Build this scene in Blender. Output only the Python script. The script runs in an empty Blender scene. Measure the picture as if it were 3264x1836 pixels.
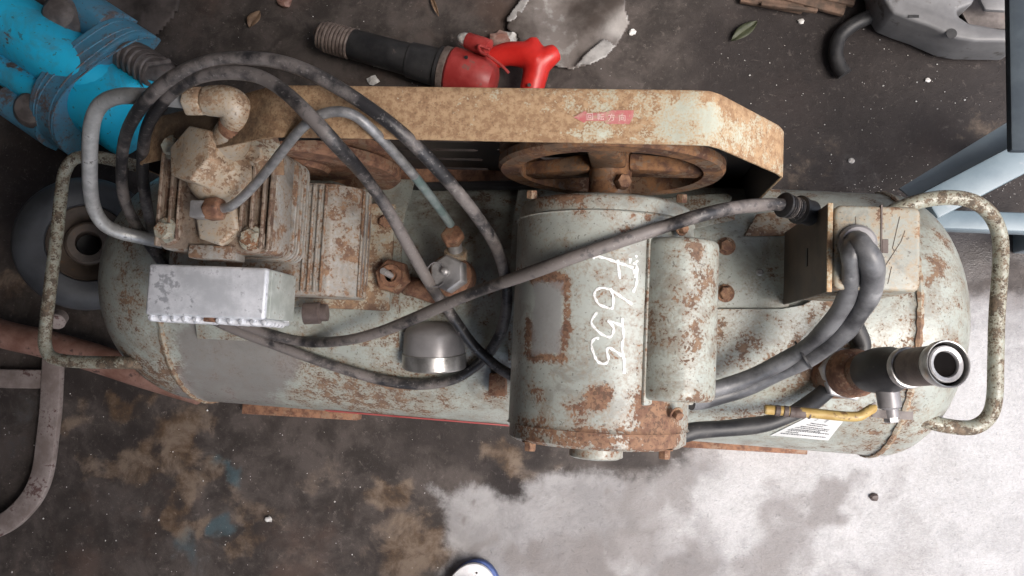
import bpy, bmesh, math, random
import numpy as np
from mathutils import Vector, Matrix
random.seed(7); rng = np.random.default_rng(7)
sc = bpy.context.scene
COL = sc.collection

# ---------------------------------------------------------------- camera
FPX, W, H = 2560.0, 3264, 1836
CAMZ = 1.52
_n = np.array([268.0, 222.0, FPX]); _dn = _n/np.linalg.norm(_n)
_X = np.array([23680.0, 926.0, -(23680.0*268+926.0*222)/FPX]); _X /= np.linalg.norm(_X)
_Y = np.cross(-_dn, _X)
MW = np.stack([_X, _Y, -_dn])                     # camera (right, down, forward) -> world
CAM = np.array([0, 0, CAMZ])
cd = bpy.data.cameras.new('camera'); cam = bpy.data.objects.new('camera', cd); COL.objects.link(cam)
cd.sensor_width = 36; cd.lens = 36*FPX/W; cd.clip_start = .01; cd.clip_end = 200
R3 = Matrix(np.stack([MW@[1, 0, 0], MW@[0, -1, 0], MW@[0, 0, -1]], axis=1).tolist())
cam.matrix_world = Matrix.Translation((0, 0, CAMZ)) @ R3.to_4x4()
sc.camera = cam

# ---------------------------------------------------------------- sky, sun, exposure
SUN_EL, SUN_AZ = 56.0, 122.0                       # azimuth clockwise from +y (towards +x)
w = bpy.data.worlds.new('World'); sc.world = w; w.use_nodes = True
nt = w.node_tree; bg = nt.nodes['Background']
sky = nt.nodes.new('ShaderNodeTexSky'); sky.sky_type = 'NISHITA'; sky.sun_disc = False
sky.sun_elevation = math.radians(SUN_EL); sky.sun_rotation = math.radians(SUN_AZ)
sky.dust_density = 4.0; sky.air_density = 1.0; sky.ozone_density = 1.0
nt.links.new(sky.outputs[0], bg.inputs[0]); bg.inputs[1].default_value = .15
sd = bpy.data.lights.new('sun', 'SUN'); sun = bpy.data.objects.new('sun', sd); COL.objects.link(sun)
sd.energy = 1.5; sd.angle = math.radians(30); sd.color = (1, .97, .93)
_el, _az = math.radians(SUN_EL), math.radians(SUN_AZ)
sun.rotation_euler = Vector((math.sin(_az)*math.cos(_el), math.cos(_az)*math.cos(_el), math.sin(_el))).to_track_quat('Z', 'Y').to_euler()
sc.view_settings.view_transform = 'Standard'; sc.view_settings.look = 'None'
sc.view_settings.exposure = 1.0; sc.view_settings.gamma = 1
sc.render.engine = 'CYCLES'; sc.cycles.use_denoising = True
sc.cycles.max_bounces = 8; sc.cycles.diffuse_bounces = 4

# ---------------------------------------------------------------- placing helpers
def ray(px, py): return MW@np.array([px-W/2, py-H/2, FPX])
def at(px, py, z):
    d = ray(px, py); return Vector(CAM+d*(z-CAMZ)/d[2])
def aty(px, py, y):
    d = ray(px, py); return Vector(CAM+d*y/d[1])
def proj(P):
    c = (np.asarray(P)-CAM)@MW
    return c[..., 0]/c[..., 2]*FPX+W/2, c[..., 1]/c[..., 2]*FPX+H/2
TA, TD = np.array([0, .078, .29]), np.array([1, -.024, 0])/math.hypot(1, .024)     # tank axis
TR = .19
def cyl_hit(px, py, A, D, R):
    d = ray(px, py); d = d/np.linalg.norm(d)
    o = CAM-A; dp = d-D*(d@D); op = o-D*(o@D)
    a, b, c = dp@dp, 2*dp@op, op@op-R*R
    q = b*b-4*a*c
    t = (-b-math.sqrt(max(q, 0)))/(2*a)
    return Vector(CAM+d*t)
def ontank(px, py, off=0): return cyl_hit(px, py, TA, TD, TR+off)
MC, MR = np.array([.004, 0, .60]), .10
def onmotor(px, py, off=0): return cyl_hit(px, py, MC, np.array([0, 1., 0]), MR+off)

# ---------------------------------------------------------------- node helpers
class NT:
    def __init__(s, name):
        s.m = bpy.data.materials.new(name); s.m.use_nodes = True
        s.t = s.m.node_tree; s.t.nodes.clear()
        s.out = s.n('ShaderNodeOutputMaterial'); s.b = s.n('ShaderNodeBsdfPrincipled')
        s.t.links.new(s.b.outputs[0], s.out.inputs[0])
        tc = s.n('ShaderNodeTexCoord'); oi = s.n('ShaderNodeObjectInfo')
        s.co = s.n('ShaderNodeVectorMath'); s.co.operation = 'ADD'
        s.l(tc.outputs['Object'], s.co.inputs[0])
        mm = s.math('MULTIPLY', oi.outputs['Random'], 9.0)
        s.l(mm, s.co.inputs[1]); s.co = s.co.outputs[0]
    def n(s, t): return s.t.nodes.new(t)
    def l(s, a, b):
        if isinstance(a, bpy.types.NodeSocket): s.t.links.new(a, b)
        else:
            if hasattr(b.default_value, '__len__') and not hasattr(a, '__len__'): a = (a, a, a)
            if b.type == 'RGBA' and len(a) == 3: a = (*a, 1)
            b.default_value = a
    def math(s, op, a, b=0.0, c=None, clamp=False):
        n = s.n('ShaderNodeMath'); n.operation = op; n.use_clamp = clamp
        s.l(a, n.inputs[0]); s.l(b, n.inputs[1])
        if c is not None: s.l(c, n.inputs[2])
        return n.outputs[0]
    def noise(s, scale, detail=5, rough=.6, vec=None, dist=0.0):
        n = s.n('ShaderNodeTexNoise'); s.l(s.co if vec is None else vec, n.inputs['Vector'])
        n.inputs['Scale'].default_value = scale; n.inputs['Detail'].default_value = detail
        n.inputs['Roughness'].default_value = rough; n.inputs['Distortion'].default_value = dist
        return n.outputs['Fac']
    def voro(s, scale, feature='F1', vec=None):
        n = s.n('ShaderNodeTexVoronoi'); n.feature = feature; s.l(s.co if vec is None else vec, n.inputs['Vector'])
        n.inputs['Scale'].default_value = scale; return n.outputs['Distance']
    def scaled(s, v):
        n = s.n('ShaderNodeVectorMath'); n.operation = 'MULTIPLY'; s.l(s.co, n.inputs[0]); n.inputs[1].default_value = v
        return n.outputs[0]
    def step(s, v, a, b, lo=0.0, hi=1.0):
        n = s.n('ShaderNodeMapRange'); n.interpolation_type = 'SMOOTHSTEP'
        s.l(v, n.inputs[0]); n.inputs[1].default_value = a; n.inputs[2].default_value = b
        n.inputs[3].default_value = lo; n.inputs[4].default_value = hi
        return n.outputs[0]
    def mix(s, f, a, b, blend='MIX'):
        n = s.n('ShaderNodeMix'); n.data_type = 'RGBA'; n.blend_type = blend
        s.l(f, n.inputs[0]); s.l(a, n.inputs[6]); s.l(b, n.inputs[7]); return n.outputs[2]
    def attr(s, name):
        n = s.n('ShaderNodeAttribute'); n.attribute_name = name; return n.outputs['Fac']
    def bump(s, h, strength, dist=.002):
        n = s.n('ShaderNodeBump'); n.inputs['Strength'].default_value = strength; n.inputs['Distance'].default_value = dist
        s.l(h, n.inputs['Height']); s.l(n.outputs[0], s.b.inputs['Normal'])
    def set(s, color=None, rough=None, metal=None, spec=None):
        if color is not None: s.l(color, s.b.inputs['Base Color'])
        if rough is not None: s.l(rough, s.b.inputs['Roughness'])
        if metal is not None: s.l(metal, s.b.inputs['Metallic'])
        if spec is not None: s.l(spec, s.b.inputs['Specular IOR Level'])
        return s.m

RUST1, RUST2, HALO = (.125, .062, .042), (.26, .145, .085), (.33, .245, .155)
def rusty(name, paint, thr, scale=26, r1=RUST1, r2=RUST2, halo=HALO, hal=.6, rough=.42, metal=0.0, grime=(.10, .085, .07), gr=.35, soft=.025, bump=.35, peel=True, spec=.5, pin=.55, w2=.28, rk=1.0, pk=.06, primer=((.13, .118, .112), (.27, .25, .24))):
    s = NT(name)
    n1 = s.noise(scale, 9, .66); n2 = s.noise(scale*6, 5, .6); n3 = s.noise(scale*.22, 3, .5)
    v = s.math('ADD', s.math('MULTIPLY', n1, .78-w2), s.math('MULTIPLY', n2, w2))
    v = s.math('ADD', v, s.math('MULTIPLY', n3, .22))
    v = s.math('ADD', v, s.math('MULTIPLY', s.attr('rust'), rk))
    pt = s.n('ShaderNodeNewGeometry').outputs['Pointiness']
    v = s.math('ADD', v, s.math('MULTIPLY', s.step(pt, .52, .62), pk))
    m = s.step(v, thr, thr+soft); h = s.step(v, thr-.10, thr+.005)
    tone = s.noise(scale*1.7, 6, .7)
    pc = s.mix(s.step(n3, .35, .65), tuple(c*.86 for c in paint), tuple(min(1, c*1.1) for c in paint))
    g = s.math('MULTIPLY', s.step(s.noise(scale*.5, 8, .7, dist=.6), .48, .66), gr)
    pc = s.mix(g, pc, grime)
    c = s.mix(s.math('MULTIPLY', h, hal), pc, halo)
    rc = s.mix(s.step(tone, .38, .62), r1, r2)
    c = s.mix(m, c, rc)
    # dark pin-head chips through the paint
    pinm = s.step(s.math('ADD', s.noise(scale*5.5, 2, .5), s.math('MULTIPLY', s.attr('rust'), .5)), .66, .69)
    c = s.mix(s.math('MULTIPLY', pinm, pin), c, (.07, .045, .033))
    gm = s.attr('grey')                              # worn-through primer areas
    gm = s.step(s.math('ADD', s.math('ADD', gm, s.math('MULTIPLY', s.math('SUBTRACT', n1, .5), .9)), s.math('MULTIPLY', s.math('SUBTRACT', n2, .5), .5)), .30, .62)
    c = s.mix(s.math('MULTIPLY', gm, .78), c, s.mix(s.math('ADD', s.math('MULTIPLY', n3, .6), s.math('MULTIPLY', n2, .4)), primer[0], primer[1]))
    rd = s.attr('dirt_shade')  # dirt, and on the guard's left end painted shade
    c = s.mix(s.math('MULTIPLY', s.step(s.math('ADD', rd, s.math('MULTIPLY', s.math('SUBTRACT', n1, .5), .8)), .3, .8), .8), c, (.075, .058, .045))
    ro = s.step(m, 0, 1, rough, .85)
    ro = s.math('ADD', ro, s.math('MULTIPLY', s.math('SUBTRACT', n2, .5), .3))
    hgt = s.math('ADD', s.math('MULTIPLY', m, -.7 if peel else .5), s.math('MULTIPLY', n2, .55))
    hgt = s.math('ADD', hgt, s.math('MULTIPLY', s.math('MULTIPLY', m, tone), .9))
    s.bump(hgt, bump, .0016)
    return s.set(c, ro, metal, spec)

def plain(name, c1, c2, scale=30, rough=.6, metal=0.0, bump=.2, fleck=None, fthr=.64, spec=.5, aniso=None):
    s = NT(name); v = s.co if aniso is None else s.scaled(aniso)
    n1 = s.noise(scale, 8, .65, v); n2 = s.noise(scale*5, 4, .6, v)
    c = s.mix(s.step(n1, .36, .64), c1, c2)
    if fleck is not None:
        f = s.step(s.math('ADD', s.math('MULTIPLY', n1, .55), s.math('MULTIPLY', n2, .45)), fthr-.06, fthr+.02)
        c = s.mix(f, c, fleck)
    s.bump(s.math('ADD', n1, s.math('MULTIPLY', n2, .6)), bump, .0015)
    return s.set(c, s.math('ADD', s.math('MULTIPLY', s.math('SUBTRACT', n1, .5), .35), rough), metal, spec)

MINT = (.36, .385, .35)
M = {}
M['paint'] = rusty('mint_paint_rust_specks', MINT, .568, 52, r1=(.13, .08, .056), r2=(.23, .148, .095), halo=(.245, .205, .155), gr=.65, grime=(.185, .175, .15), rough=.36, hal=.6, rk=.68, w2=.32)
M['paint_motor'] = rusty('mint_paint_motor', (.385, .41, .38), .578, 50, r1=(.16, .085, .056), r2=(.27, .155, .095), halo=(.27, .215, .16), rough=.38, hal=.6, gr=.6, grime=(.2, .19, .165), rk=.8, w2=.32, primer=((.22, .215, .215), (.34, .335, .335)))
M['paint_heavy'] = rusty('mint_paint_heavy_rust', (.34, .35, .31), .527, 48, r1=(.15, .09, .06), r2=(.28, .18, .11), halo=(.34, .27, .185), hal=.8, gr=.5)
M['handle'] = rusty('handle_paint', (.36, .385, .33), .495, 75, r1=(.07, .055, .04), r2=(.17, .125, .085), halo=(.22, .18, .12), gr=.6, rough=.36)
M['guard'] = rusty('guard_rust', (.50, .525, .44), .492, 74, r1=(.29, .175, .10), r2=(.45, .305, .18), halo=(.44, .345, .225), hal=.75, soft=.03, bump=.4, gr=.15, grime=(.2, .13, .08), rough=.7, pin=.3, w2=.36, spec=.3)
M['guard_in'] = plain('guard_inside_shade', (.022, .018, .016), (.05, .038, .03), 12, .7)  # shade under the guard put into the colour of its inside
M['cast'] = rusty('cast_alloy_rust', pk=.035, paint=(.33, .325, .305), thr=.535, scale=44, r1=(.15, .088, .06), r2=(.27, .165, .10), halo=(.28, .215, .155), grime=(.10, .08, .065), gr=.7, rough=.5)
M['head'] = rusty('cylinder_head_grime', pk=.03, paint=(.33, .265, .21), thr=.54, scale=44, r1=(.10, .06, .042), r2=(.21, .13, .085), halo=(.2, .145, .1), grime=(.06, .045, .036), gr=.8, rough=.55)
M['fit'] = rusty('dirty_brass_fitting', pk=.03, paint=(.46, .41, .34), thr=.515, scale=50, r1=(.22, .14, .09), r2=(.40, .265, .165), halo=(.45, .33, .21), grime=(.13, .105, .085), gr=.7, rough=.42)
M['brown'] = rusty('rusty_steel', (.25, .16, .11), .47, 40, r1=(.13, .062, .04), r2=(.28, .145, .085), halo=(.24, .14, .08), gr=.5, rough=.6)
M['pulley'] = rusty('pulley_rust', (.125, .085, .064), .50, 30, r1=(.085, .04, .026), r2=(.24, .12, .055), halo=(.2, .12, .07), gr=.6, rough=.5)
M['alu'] = plain('cast_aluminium', (.62, .635, .66), (.88, .89, .92), 30, .40, .25, .35, fleck=(.46, .47, .5), fthr=.6)
M['alu_green'] = plain('aluminium_green_side', (.42, .45, .41), (.58, .61, .57), 40, .5, .25, .3, fleck=(.3, .26, .2), fthr=.63)
M['pipe'] = plain('dull_aluminium_pipe', (.42, .425, .42), (.60, .60, .59), 50, .4, .4, .25, fleck=(.22, .22, .21), fthr=.62)
M['tube'] = plain('dull_grey_tube', (.20, .20, .205), (.34, .335, .335), 60, .42, .4, .3, fleck=(.45, .45, .44), fthr=.63)
M['pipe_green'] = plain('verdigris_pipe', (.16, .22, .21), (.30, .34, .33), 40, .5, .3, .2)
M['chrome'] = plain('worn_chrome', (.40, .39, .38), (.62, .61, .6), 60, .34, .85, .1)
M['gauge'] = plain('gauge_steel', (.22, .21, .215), (.30, .29, .295), 20, .36, .3, .08)
def rubber():
    s = NT('dusty_black_rubber'); a = s.noise(9, 4, .55); b_ = s.noise(60, 5, .7); c_ = s.noise(220, 3, .6)
    v = s.math('ADD', s.math('MULTIPLY', a, .72), s.math('MULTIPLY', b_, .28))
    c = s.mix(s.step(v, .455, .555), (.024, .023, .025), (.165, .145, .136))
    c = s.mix(s.math('MULTIPLY', s.step(c_, .60, .68), .5), c, (.27, .25, .24))
    c = s.mix(s.math('MULTIPLY', s.step(b_, .60, .66), .6), c, (.05, .046, .05))
    s.bump(s.math('ADD', s.math('MULTIPLY', b_, .7), c_), .3, .0012)
    return s.set(c, s.step(v, .44, .6, .38, .6))
M['rubber'] = rubber()
M['cable2'] = plain('grey_black_cable', (.032, .032, .036), (.17, .172, .18), 13, .42, 0, .35, fleck=(.25, .25, .255), fthr=.63)
M['black'] = plain('black_rubber', (.016, .016, .018), (.038, .037, .038), 30, .5, 0, .2, fleck=(.12, .1, .09), fthr=.66)
M['bracket'] = plain('shaded_brown_bracket', (.045, .035, .028), (.10, .075, .058), 20, .6, 0, .3, fleck=(.16, .09, .05), fthr=.66)  # brown steel, with the left face's shade put into the colour
M['bolt'] = rusty('bolt_paint', (.40, .42, .36), .55, 70, pk=.015, r1=(.15, .07, .04), r2=(.28, .14, .07))
M['boltrust'] = rusty('bolt_rust', (.22, .13, .085), .5, 70)
M['zinc'] = plain('zinc_nut', (.36, .35, .35), (.52, .51, .51), 60, .38, .5, .15)
def chalk():
    s = NT('white_marker'); n = s.noise(190, 5, .7)
    c = s.mix(s.step(n, .36, .52), (.50, .51, .48), (.90, .90, .90)); return s.set(c, .6)
M['white'] = chalk()
M['hole'] = plain('dark_hole', (.006, .005, .005), (.010, .009, .009), 30, 1.0, 0, 0, spec=0.0)  # shade inside the coupling's openings, put into a near-black colour
M['yellow'] = plain('worn_yellow_sleeve', (.33, .21, .06), (.46, .33, .12), 40, .4, 0, .2, fleck=(.16, .09, .04), fthr=.62)
M['tape'] = plain('dark_tape', (.07, .05, .045), (.13, .1, .09), 40, .6)
M['sticker'] = plain('faded_red_sticker', (.46, .13, .13), (.52, .24, .23), 120, .6, 0, .2, fleck=(.43, .30, .20), fthr=.56)
M['redstripe'] = plain('red_stripe', (.48, .06, .06), (.55, .12, .11), 50, .5, 0, .1)
M['paper'] = plain('paper_label', (.55, .56, .55), (.68, .68, .67), 30, .6, 0, .1)
M['ink'] = plain('label_ink', (.05, .05, .06), (.09, .09, .1), 30, .6, 0, 0)
M['pinkink'] = plain('sticker_print', (.66, .43, .41), (.76, .58, .56), 30, .6, 0, 0)
M['blue'] = rusty('cyan_paint', (.020, .60, .94), .66, 16, r1=(.13, .10, .095), r2=(.19, .15, .14), halo=(.10, .33, .50), hal=.5, grime=(.10, .26, .36), gr=.5, rough=.45, bump=.2)
M['bluegrime'] = rusty('cyan_paint_grimy', (.07, .27, .42), .50, 26, r1=(.11, .09, .088), r2=(.20, .165, .16), halo=(.10, .27, .40), hal=.5, grime=(.14, .13, .135), gr=.9, rough=.55, bump=.35, soft=.12)
M['grimegrey'] = plain('grimy_grey_metal', (.10, .085, .08), (.2, .175, .165), 30, .55, .1, .35, fleck=(.22, .12, .09), fthr=.64)
M['red'] = plain('glossy_red_paint', (.46, .016, .013), (.56, .026, .02), 20, .36, 0, .2, fleck=(.26, .035, .03), fthr=.64)
M['redworn'] = plain('dusty_red_paint', (.28, .024, .022), (.38, .055, .05), 24, .45, 0, .25, fleck=(.2, .09, .075), fthr=.61)
M['spring'] = plain('dirty_spring_steel', (.10, .075, .065), (.19, .15, .13), 60, .55, .2, .3)
M['plastic'] = plain('dusty_plastic_sheet', (.07, .058, .052), (.165, .145, .135), 11, .4, 0, .4, fleck=(.24, .23, .22), fthr=.62)
M['plastic_light'] = plain('silvery_plastic_fold', (.2, .19, .185), (.33, .32, .31), 30, .35, .0, .4)
M['cover'] = plain('grey_plastic_cover', (.13, .13, .135), (.20, .20, .205), 10, .5, 0, .15, fleck=(.08, .075, .07), fthr=.60)
M['stand'] = plain('blue_grey_steel', (.14, .19, .225), (.19, .245, .28), 14, .42, 0, .1, fleck=(.26, .3, .33), fthr=.66)
M['stand_dark'] = plain('dark_blue_steel', (.045, .056, .068), (.065, .08, .092), 14, .8, 0, .1, spec=.1)
M['frame'] = plain('pinkish_rusty_bar', (.17, .135, .122), (.27, .232, .218), 26, .65, 0, .4, fleck=(.10, .055, .05), fthr=.60)
M['framepipe'] = plain('red_brown_pipe', (.15, .07, .05), (.26, .15, .12), 22, .6, 0, .4, fleck=(.08, .045, .04), fthr=.62)
M['tyre'] = plain('grey_old_tyre', (.028, .030, .034), (.058, .062, .069), 9, .6, 0, .2)
M['rag'] = plain('dirty_rag', (.03, .024, .022), (.085, .07, .066), 16, .8, 0, .5)
M['leafdry'] = plain('dry_leaf', (.13, .08, .05), (.2, .13, .08), 50, .7)
M['leafgreen'] = plain('green_leaf', (.028, .034, .016), (.05, .055, .026), 50, .6)
M['wood'] = plain('rotten_wood', (.06, .04, .028), (.16, .10, .07), 30, .8, 0, .5)
M['brick'] = plain('brick_rubble', (.22, .10, .075), (.38, .27, .23), 40, .85, 0, .5)
M['pebble'] = plain('pale_grit', (.42, .40, .38), (.72, .71, .69), 60, .7, 0, .4)
M['sole'] = plain('white_sandal_sole', (.66, .67, .70), (.80, .80, .82), 60, .6, 0, .1)
M['bluerim'] = plain('blue_rubber_rim', (.05, .09, .26), (.08, .13, .33), 30, .5)
M['skin'] = plain('skin', (.52, .24, .19), (.60, .31, .25), 40, .45, 0, .1)
M['skin'].node_tree.nodes['Principled BSDF'].inputs['Subsurface Weight'].default_value = .15
M['skin'].node_tree.nodes['Principled BSDF'].inputs['Subsurface Radius'].default_value = (.01, .004, .003)
M['plaster'] = plain('unseen_wall_plaster', (.40, .385, .37), (.50, .485, .47), 4, .9)  # for the unseen walls, kept pale to bounce light into the shadows
M['sheet'] = plain('unseen_roof_sheet', (.16, .15, .15), (.24, .22, .21), 4, .7)

# ---------------------------------------------------------------- mesh helpers
def fr(d, up=(0, 0, 1)):
    d = Vector(d).normalized(); u = Vector(up)
    if abs(d.dot(u)) > .98: u = Vector((1, 0, 0))
    x = u.cross(d).normalized(); y = d.cross(x)
    return x, y, d
class B:
    def __init__(s): s.v = []; s.f = []
    def add(s, vs, fs):
        o = len(s.v); s.v += [Vector(p) for p in vs]; s.f += [tuple(i+o for i in f) for f in fs]; return s
    def grid(s, rows, closed_u=False, closed_v=False, cap=False):
        nr, nc = len(rows), len(rows[0]); o = len(s.v)
        for r in rows: s.v += [Vector(p) for p in r]
        for i in range(nr if closed_v else nr-1):
            for j in range(nc if closed_u else nc-1):
                a, b = i, (i+1) % nr; c, d = j, (j+1) % nc
                s.f.append((o+a*nc+c, o+a*nc+d, o+b*nc+d, o+b*nc+c))
        if cap:
            s.f.append(tuple(o+j for j in range(nc))[::-1]); s.f.append(tuple(o+(nr-1)*nc+j for j in range(nc)))
        return s
    def box(s, c, size, rot=None):
        c = Vector(c); h = Vector(size)/2; vs = []
        for x in (-1, 1):
            for y in (-1, 1):
                for z in (-1, 1):
                    p = Vector((x*h.x, y*h.y, z*h.z))
                    if rot is not None: p = rot@p
                    vs.append(c+p)
        return s.add(vs, [(0, 1, 3, 2), (4, 6, 7, 5), (0, 4, 5, 1), (2, 3, 7, 6), (0, 2, 6, 4), (1, 5, 7, 3)])
    def bx(s, x0, x1, y0, y1, z0, z1):
        return s.box(((x0+x1)/2, (y0+y1)/2, (z0+z1)/2), (x1-x0, y1-y0, z1-z0))
    def lathe(s, o, d, prof, seg=32, up=(0, 0, 1), cap=True, phase=0):
        x, y, d = fr(d, up); o = Vector(o); rows = []
        for h, r in prof:
            rows.append([o+d*h+x*(r*math.cos(a))+y*(r*math.sin(a)) for a in [2*math.pi*k/seg+phase for k in range(seg)]])
        return s.grid(rows, closed_u=True, cap=cap)
    def hexa(s, o, d, r, h, up=(0, 0, 1), phase=0, cham=.12):
        return s.lathe(o, d, [(0, r), (h*(1-cham*1.5), r), (h, r*(1-cham))], 6, up, phase=phase)
    def tube(s, pts, r, seg=12, cap=True, ends=None):
        pts = [Vector(p) for p in pts]; n = len(pts); rows = []; t0 = None; x = None
        for i, p in enumerate(pts):
            t = (pts[min(i+1, n-1)]-pts[max(i-1, 0)]).normalized()
            if x is None: x = fr(t)[0]
            else:
                x = (x-t*x.dot(t)).normalized()
            y = t.cross(x); rr = r[i] if hasattr(r, '__len__') else r
            rows.append([p+x*(rr*math.cos(2*math.pi*k/seg))+y*(rr*math.sin(2*math.pi*k/seg)) for k in range(seg)])
        return s.grid(rows, closed_u=True, cap=cap)
    def prism(s, poly, vec):
        vec = Vector(vec); n = len(poly); a = [Vector(p) for p in poly]
        return s.add(a+[p+vec for p in a], [tuple(range(n))[::-1], tuple(range(n, 2*n))]+[(i, (i+1) % n, n+(i+1) % n, n+i) for i in range(n)])
def spline(pts, n=8, closed=False):
    P = [Vector(p) for p in pts]; out = []; m = len(P)
    rng_ = range(m if closed else m-1)
    for i in rng_:
        p1, p2 = P[i], P[(i+1) % m]
        p0 = P[i-1] if (i or closed) else p1*2-p2
        p3 = P[(i+2) % m] if (closed or i+2 < m) else p2*2-p1
        for k in range(n):
            t = k/n; t2, t3 = t*t, t*t*t
            out.append(.5*((2*p1)+(p2-p0)*t+(2*p0-5*p1+4*p2-p3)*t2+(3*p1-p0-3*p2+p3)*t3))
    if not closed: out.append(P[-1])
    return out
def link(name, me, parent=None):
    o = bpy.data.objects.new(name, me); COL.objects.link(o)
    if parent is not None: par(o, parent)
    return o
def wloc(o):
    l = Vector(o.location)
    return l
def par(o, p):
    o.parent = p; o.matrix_parent_inverse = p_world(p).inverted()
def p_world(p):
    m = Matrix.LocRotScale(p.location, p.rotation_euler, p.scale)
    return (p_world(p.parent)@p.matrix_parent_inverse@m) if p.parent else m
def mk(name, b, mat, parent=None, bevel=0, seg=2, smooth=35, label=None, attrs=None, kind=None, sub=0):
    me = bpy.data.meshes.new(name)
    bm = bmesh.new(); vs = [bm.verts.new(p) for p in b.v]
    for f in b.f:
        try: bm.faces.new([vs[i] for i in f])
        except ValueError: pass
    bmesh.ops.recalc_face_normals(bm, faces=bm.faces)
    if bevel:
        es = [e for e in bm.edges if len(e.link_faces) == 2 and e.calc_face_angle(0) > .5]
        bmesh.ops.bevel(bm, geom=es, offset=bevel, segments=seg, profile=.5, affect='EDGES', clamp_overlap=True)
    for f in bm.faces: f.smooth = True
    bm.to_mesh(me); bm.free()
    me.set_sharp_from_angle(angle=math.radians(smooth))
    if isinstance(mat, (list, tuple)):
        for m_ in mat: me.materials.append(m_)
    else: me.materials.append(mat)
    if attrs:
        co = np.empty(len(me.vertices)*3); me.vertices.foreach_get('co', co); co = co.reshape(-1, 3)
        for k, fn in attrs.items():
            a = me.attributes.new(k, 'FLOAT', 'POINT'); a.data.foreach_set('value', np.asarray(fn(co), dtype=np.float32).ravel())
    o = link(name, me, parent)
    if label: o['label'] = label
    if kind: o['kind'] = kind
    return o
def tag(o, label, cat, group=None):
    o['label'] = label; o['category'] = cat
    if group: o['group'] = group
    return o
def thing(name, loc, label, cat, group=None):
    o = bpy.data.objects.new(name, None); o.empty_display_size = .05; COL.objects.link(o); o.location = loc
    return tag(o, label, cat, group)
def dup(o, parent, loc, rot=None):
    c = o.copy(); COL.objects.link(c); c.parent = None; c.location = loc
    if rot is not None: c.rotation_euler = rot
    par(c, parent); return c
def rectf(cx, cy, hx, hy, soft):
    def fn(co):
        px, py = proj(co); return np.clip(np.minimum(hx-np.abs(px-cx-(py-cy)*-.05), hy-np.abs(py-cy))/soft*.5+.3, -.5, .75)*(co[:, 2] > .55)
    return fn
def blobs(lst):
    """smooth wear field from (px, py, radius_px, value) spots on whatever surface lies there"""
    def fn(co):
        px, py = proj(co); out = np.zeros(len(co))
        for b in lst:
            x, y, r, v = b[:4]; e = b[4] if len(b) > 4 else 1.0; th = math.radians(b[5]) if len(b) > 5 else 0
            dx, dy = px-x, py-y
            u = dx*math.cos(th)+dy*math.sin(th); q = -dx*math.sin(th)+dy*math.cos(th)
            d = np.sqrt((u/e)**2+q**2)/r
            out = out+v*np.clip(1.35-d, 0, 1)**1.0
        return np.clip(out, -1, 1)
    return fn

# ================================================================ THE SETTING
def sdf_poly(px, py, poly):
    P = np.array(poly, float); n = len(P); best = np.full(px.shape, 1e9); inside = np.zeros(px.shape, bool)
    for i in range(n):
        a, b = P[i], P[(i+1) % n]; e = b-a
        t = np.clip(((px-a[0])*e[0]+(py-a[1])*e[1])/(e@e), 0, 1)
        best = np.minimum(best, np.hypot(px-a[0]-t*e[0], py-a[1]-t*e[1]))
        c = ((a[1] > py) != (b[1] > py)) & (px < (b[0]-a[0])*(py-a[1])/(b[1]-a[1]+1e-12)+a[0])
        inside ^= c
    return np.where(inside, best, -best)
CLEAN = [(1375, 1552), (1430, 1592), (1480, 1556), (1560, 1556), (1590, 1585), (1670, 1592), (1668, 1545), (1710, 1530), (1745, 1512), (1850, 1500),
         (1960, 1508), (2060, 1518), (2120, 1500), (2165, 1468), (2200, 1425), (2320, 1395), (2700, 1300), (2960, 1150), (3020, 960), (3110, 935), (3264, 930), (3500, 920), (3600, 2600), (1300, 2600),
         (1395, 1836), (1440, 1790), (1465, 1755), (1425, 1740), (1412, 1660), (1408, 1590)]
OCHRE = [(406, 1278, 62, 1), (234, 1329, 58, .8), (262, 1280, 40, .6), (560, 1400, 95, 1, 1.3, -50), (470, 1380, 50, .5), (500, 1480, 60, .8, 2.0, 20), (390, 1500, 45, .8, 2.8, -10), (290, 1510, 45, .7),
         (545, 1640, 42, .95, 2.2, 70), (585, 1520, 40, .9, 1.8, -30), (655, 1500, 45, .8, 1.6, 30), (610, 1660, 45, .8, 1.8, 10), (760, 1590, 45, .6, 2.0, 50), (560, 1560, 40, .8, 1.6, 80),
         (864, 1633, 50, .7, 2.2, 10), (787, 1735, 45, .8, 2.6, -50), (1245, 1562, 50, .9, 1.6, 20), (1000, 1530, 55, .5, 2, -20), (1060, 1470, 60, .4), (1617, 1446, 62, .9, 1.4, 60), (1680, 1500, 60, .6), (1310, 1749, 120, .9, 1.2, 20),
         (1300, 1640, 70, .45), (1180, 1780, 80, .5), (900, 1790, 80, .4, 2), (1000, 1690, 60, .4), (700, 1290, 60, .45), (60, 1800, 90, .4), (660, 60, 60, .35), (590, 180, 60, .4), (780, 40, 40, .5, 2, 40), (2430, 200, 80, .35), (2560, 560, 120, .45), (2640, 470, 90, .35), (3130, 420, 80, .5),
         (2490, 1300, 80, .2), (20, 900, 80, .7), (110, 990, 60, .5)]
TEAL = [(711, 1527, 34, 1, 1.6, 20), (690, 1470, 70, .45, 1.6, -10), (721, 1674, 40, .9), (574, 1725, 70, .7, .8), (470, 1640, 110, .45), (46, 1303, 90, .5, 1, 0), (640, 1780, 90, .4), (60, 1420, 70, .35), (2350, 60, 60, .25)]
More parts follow.
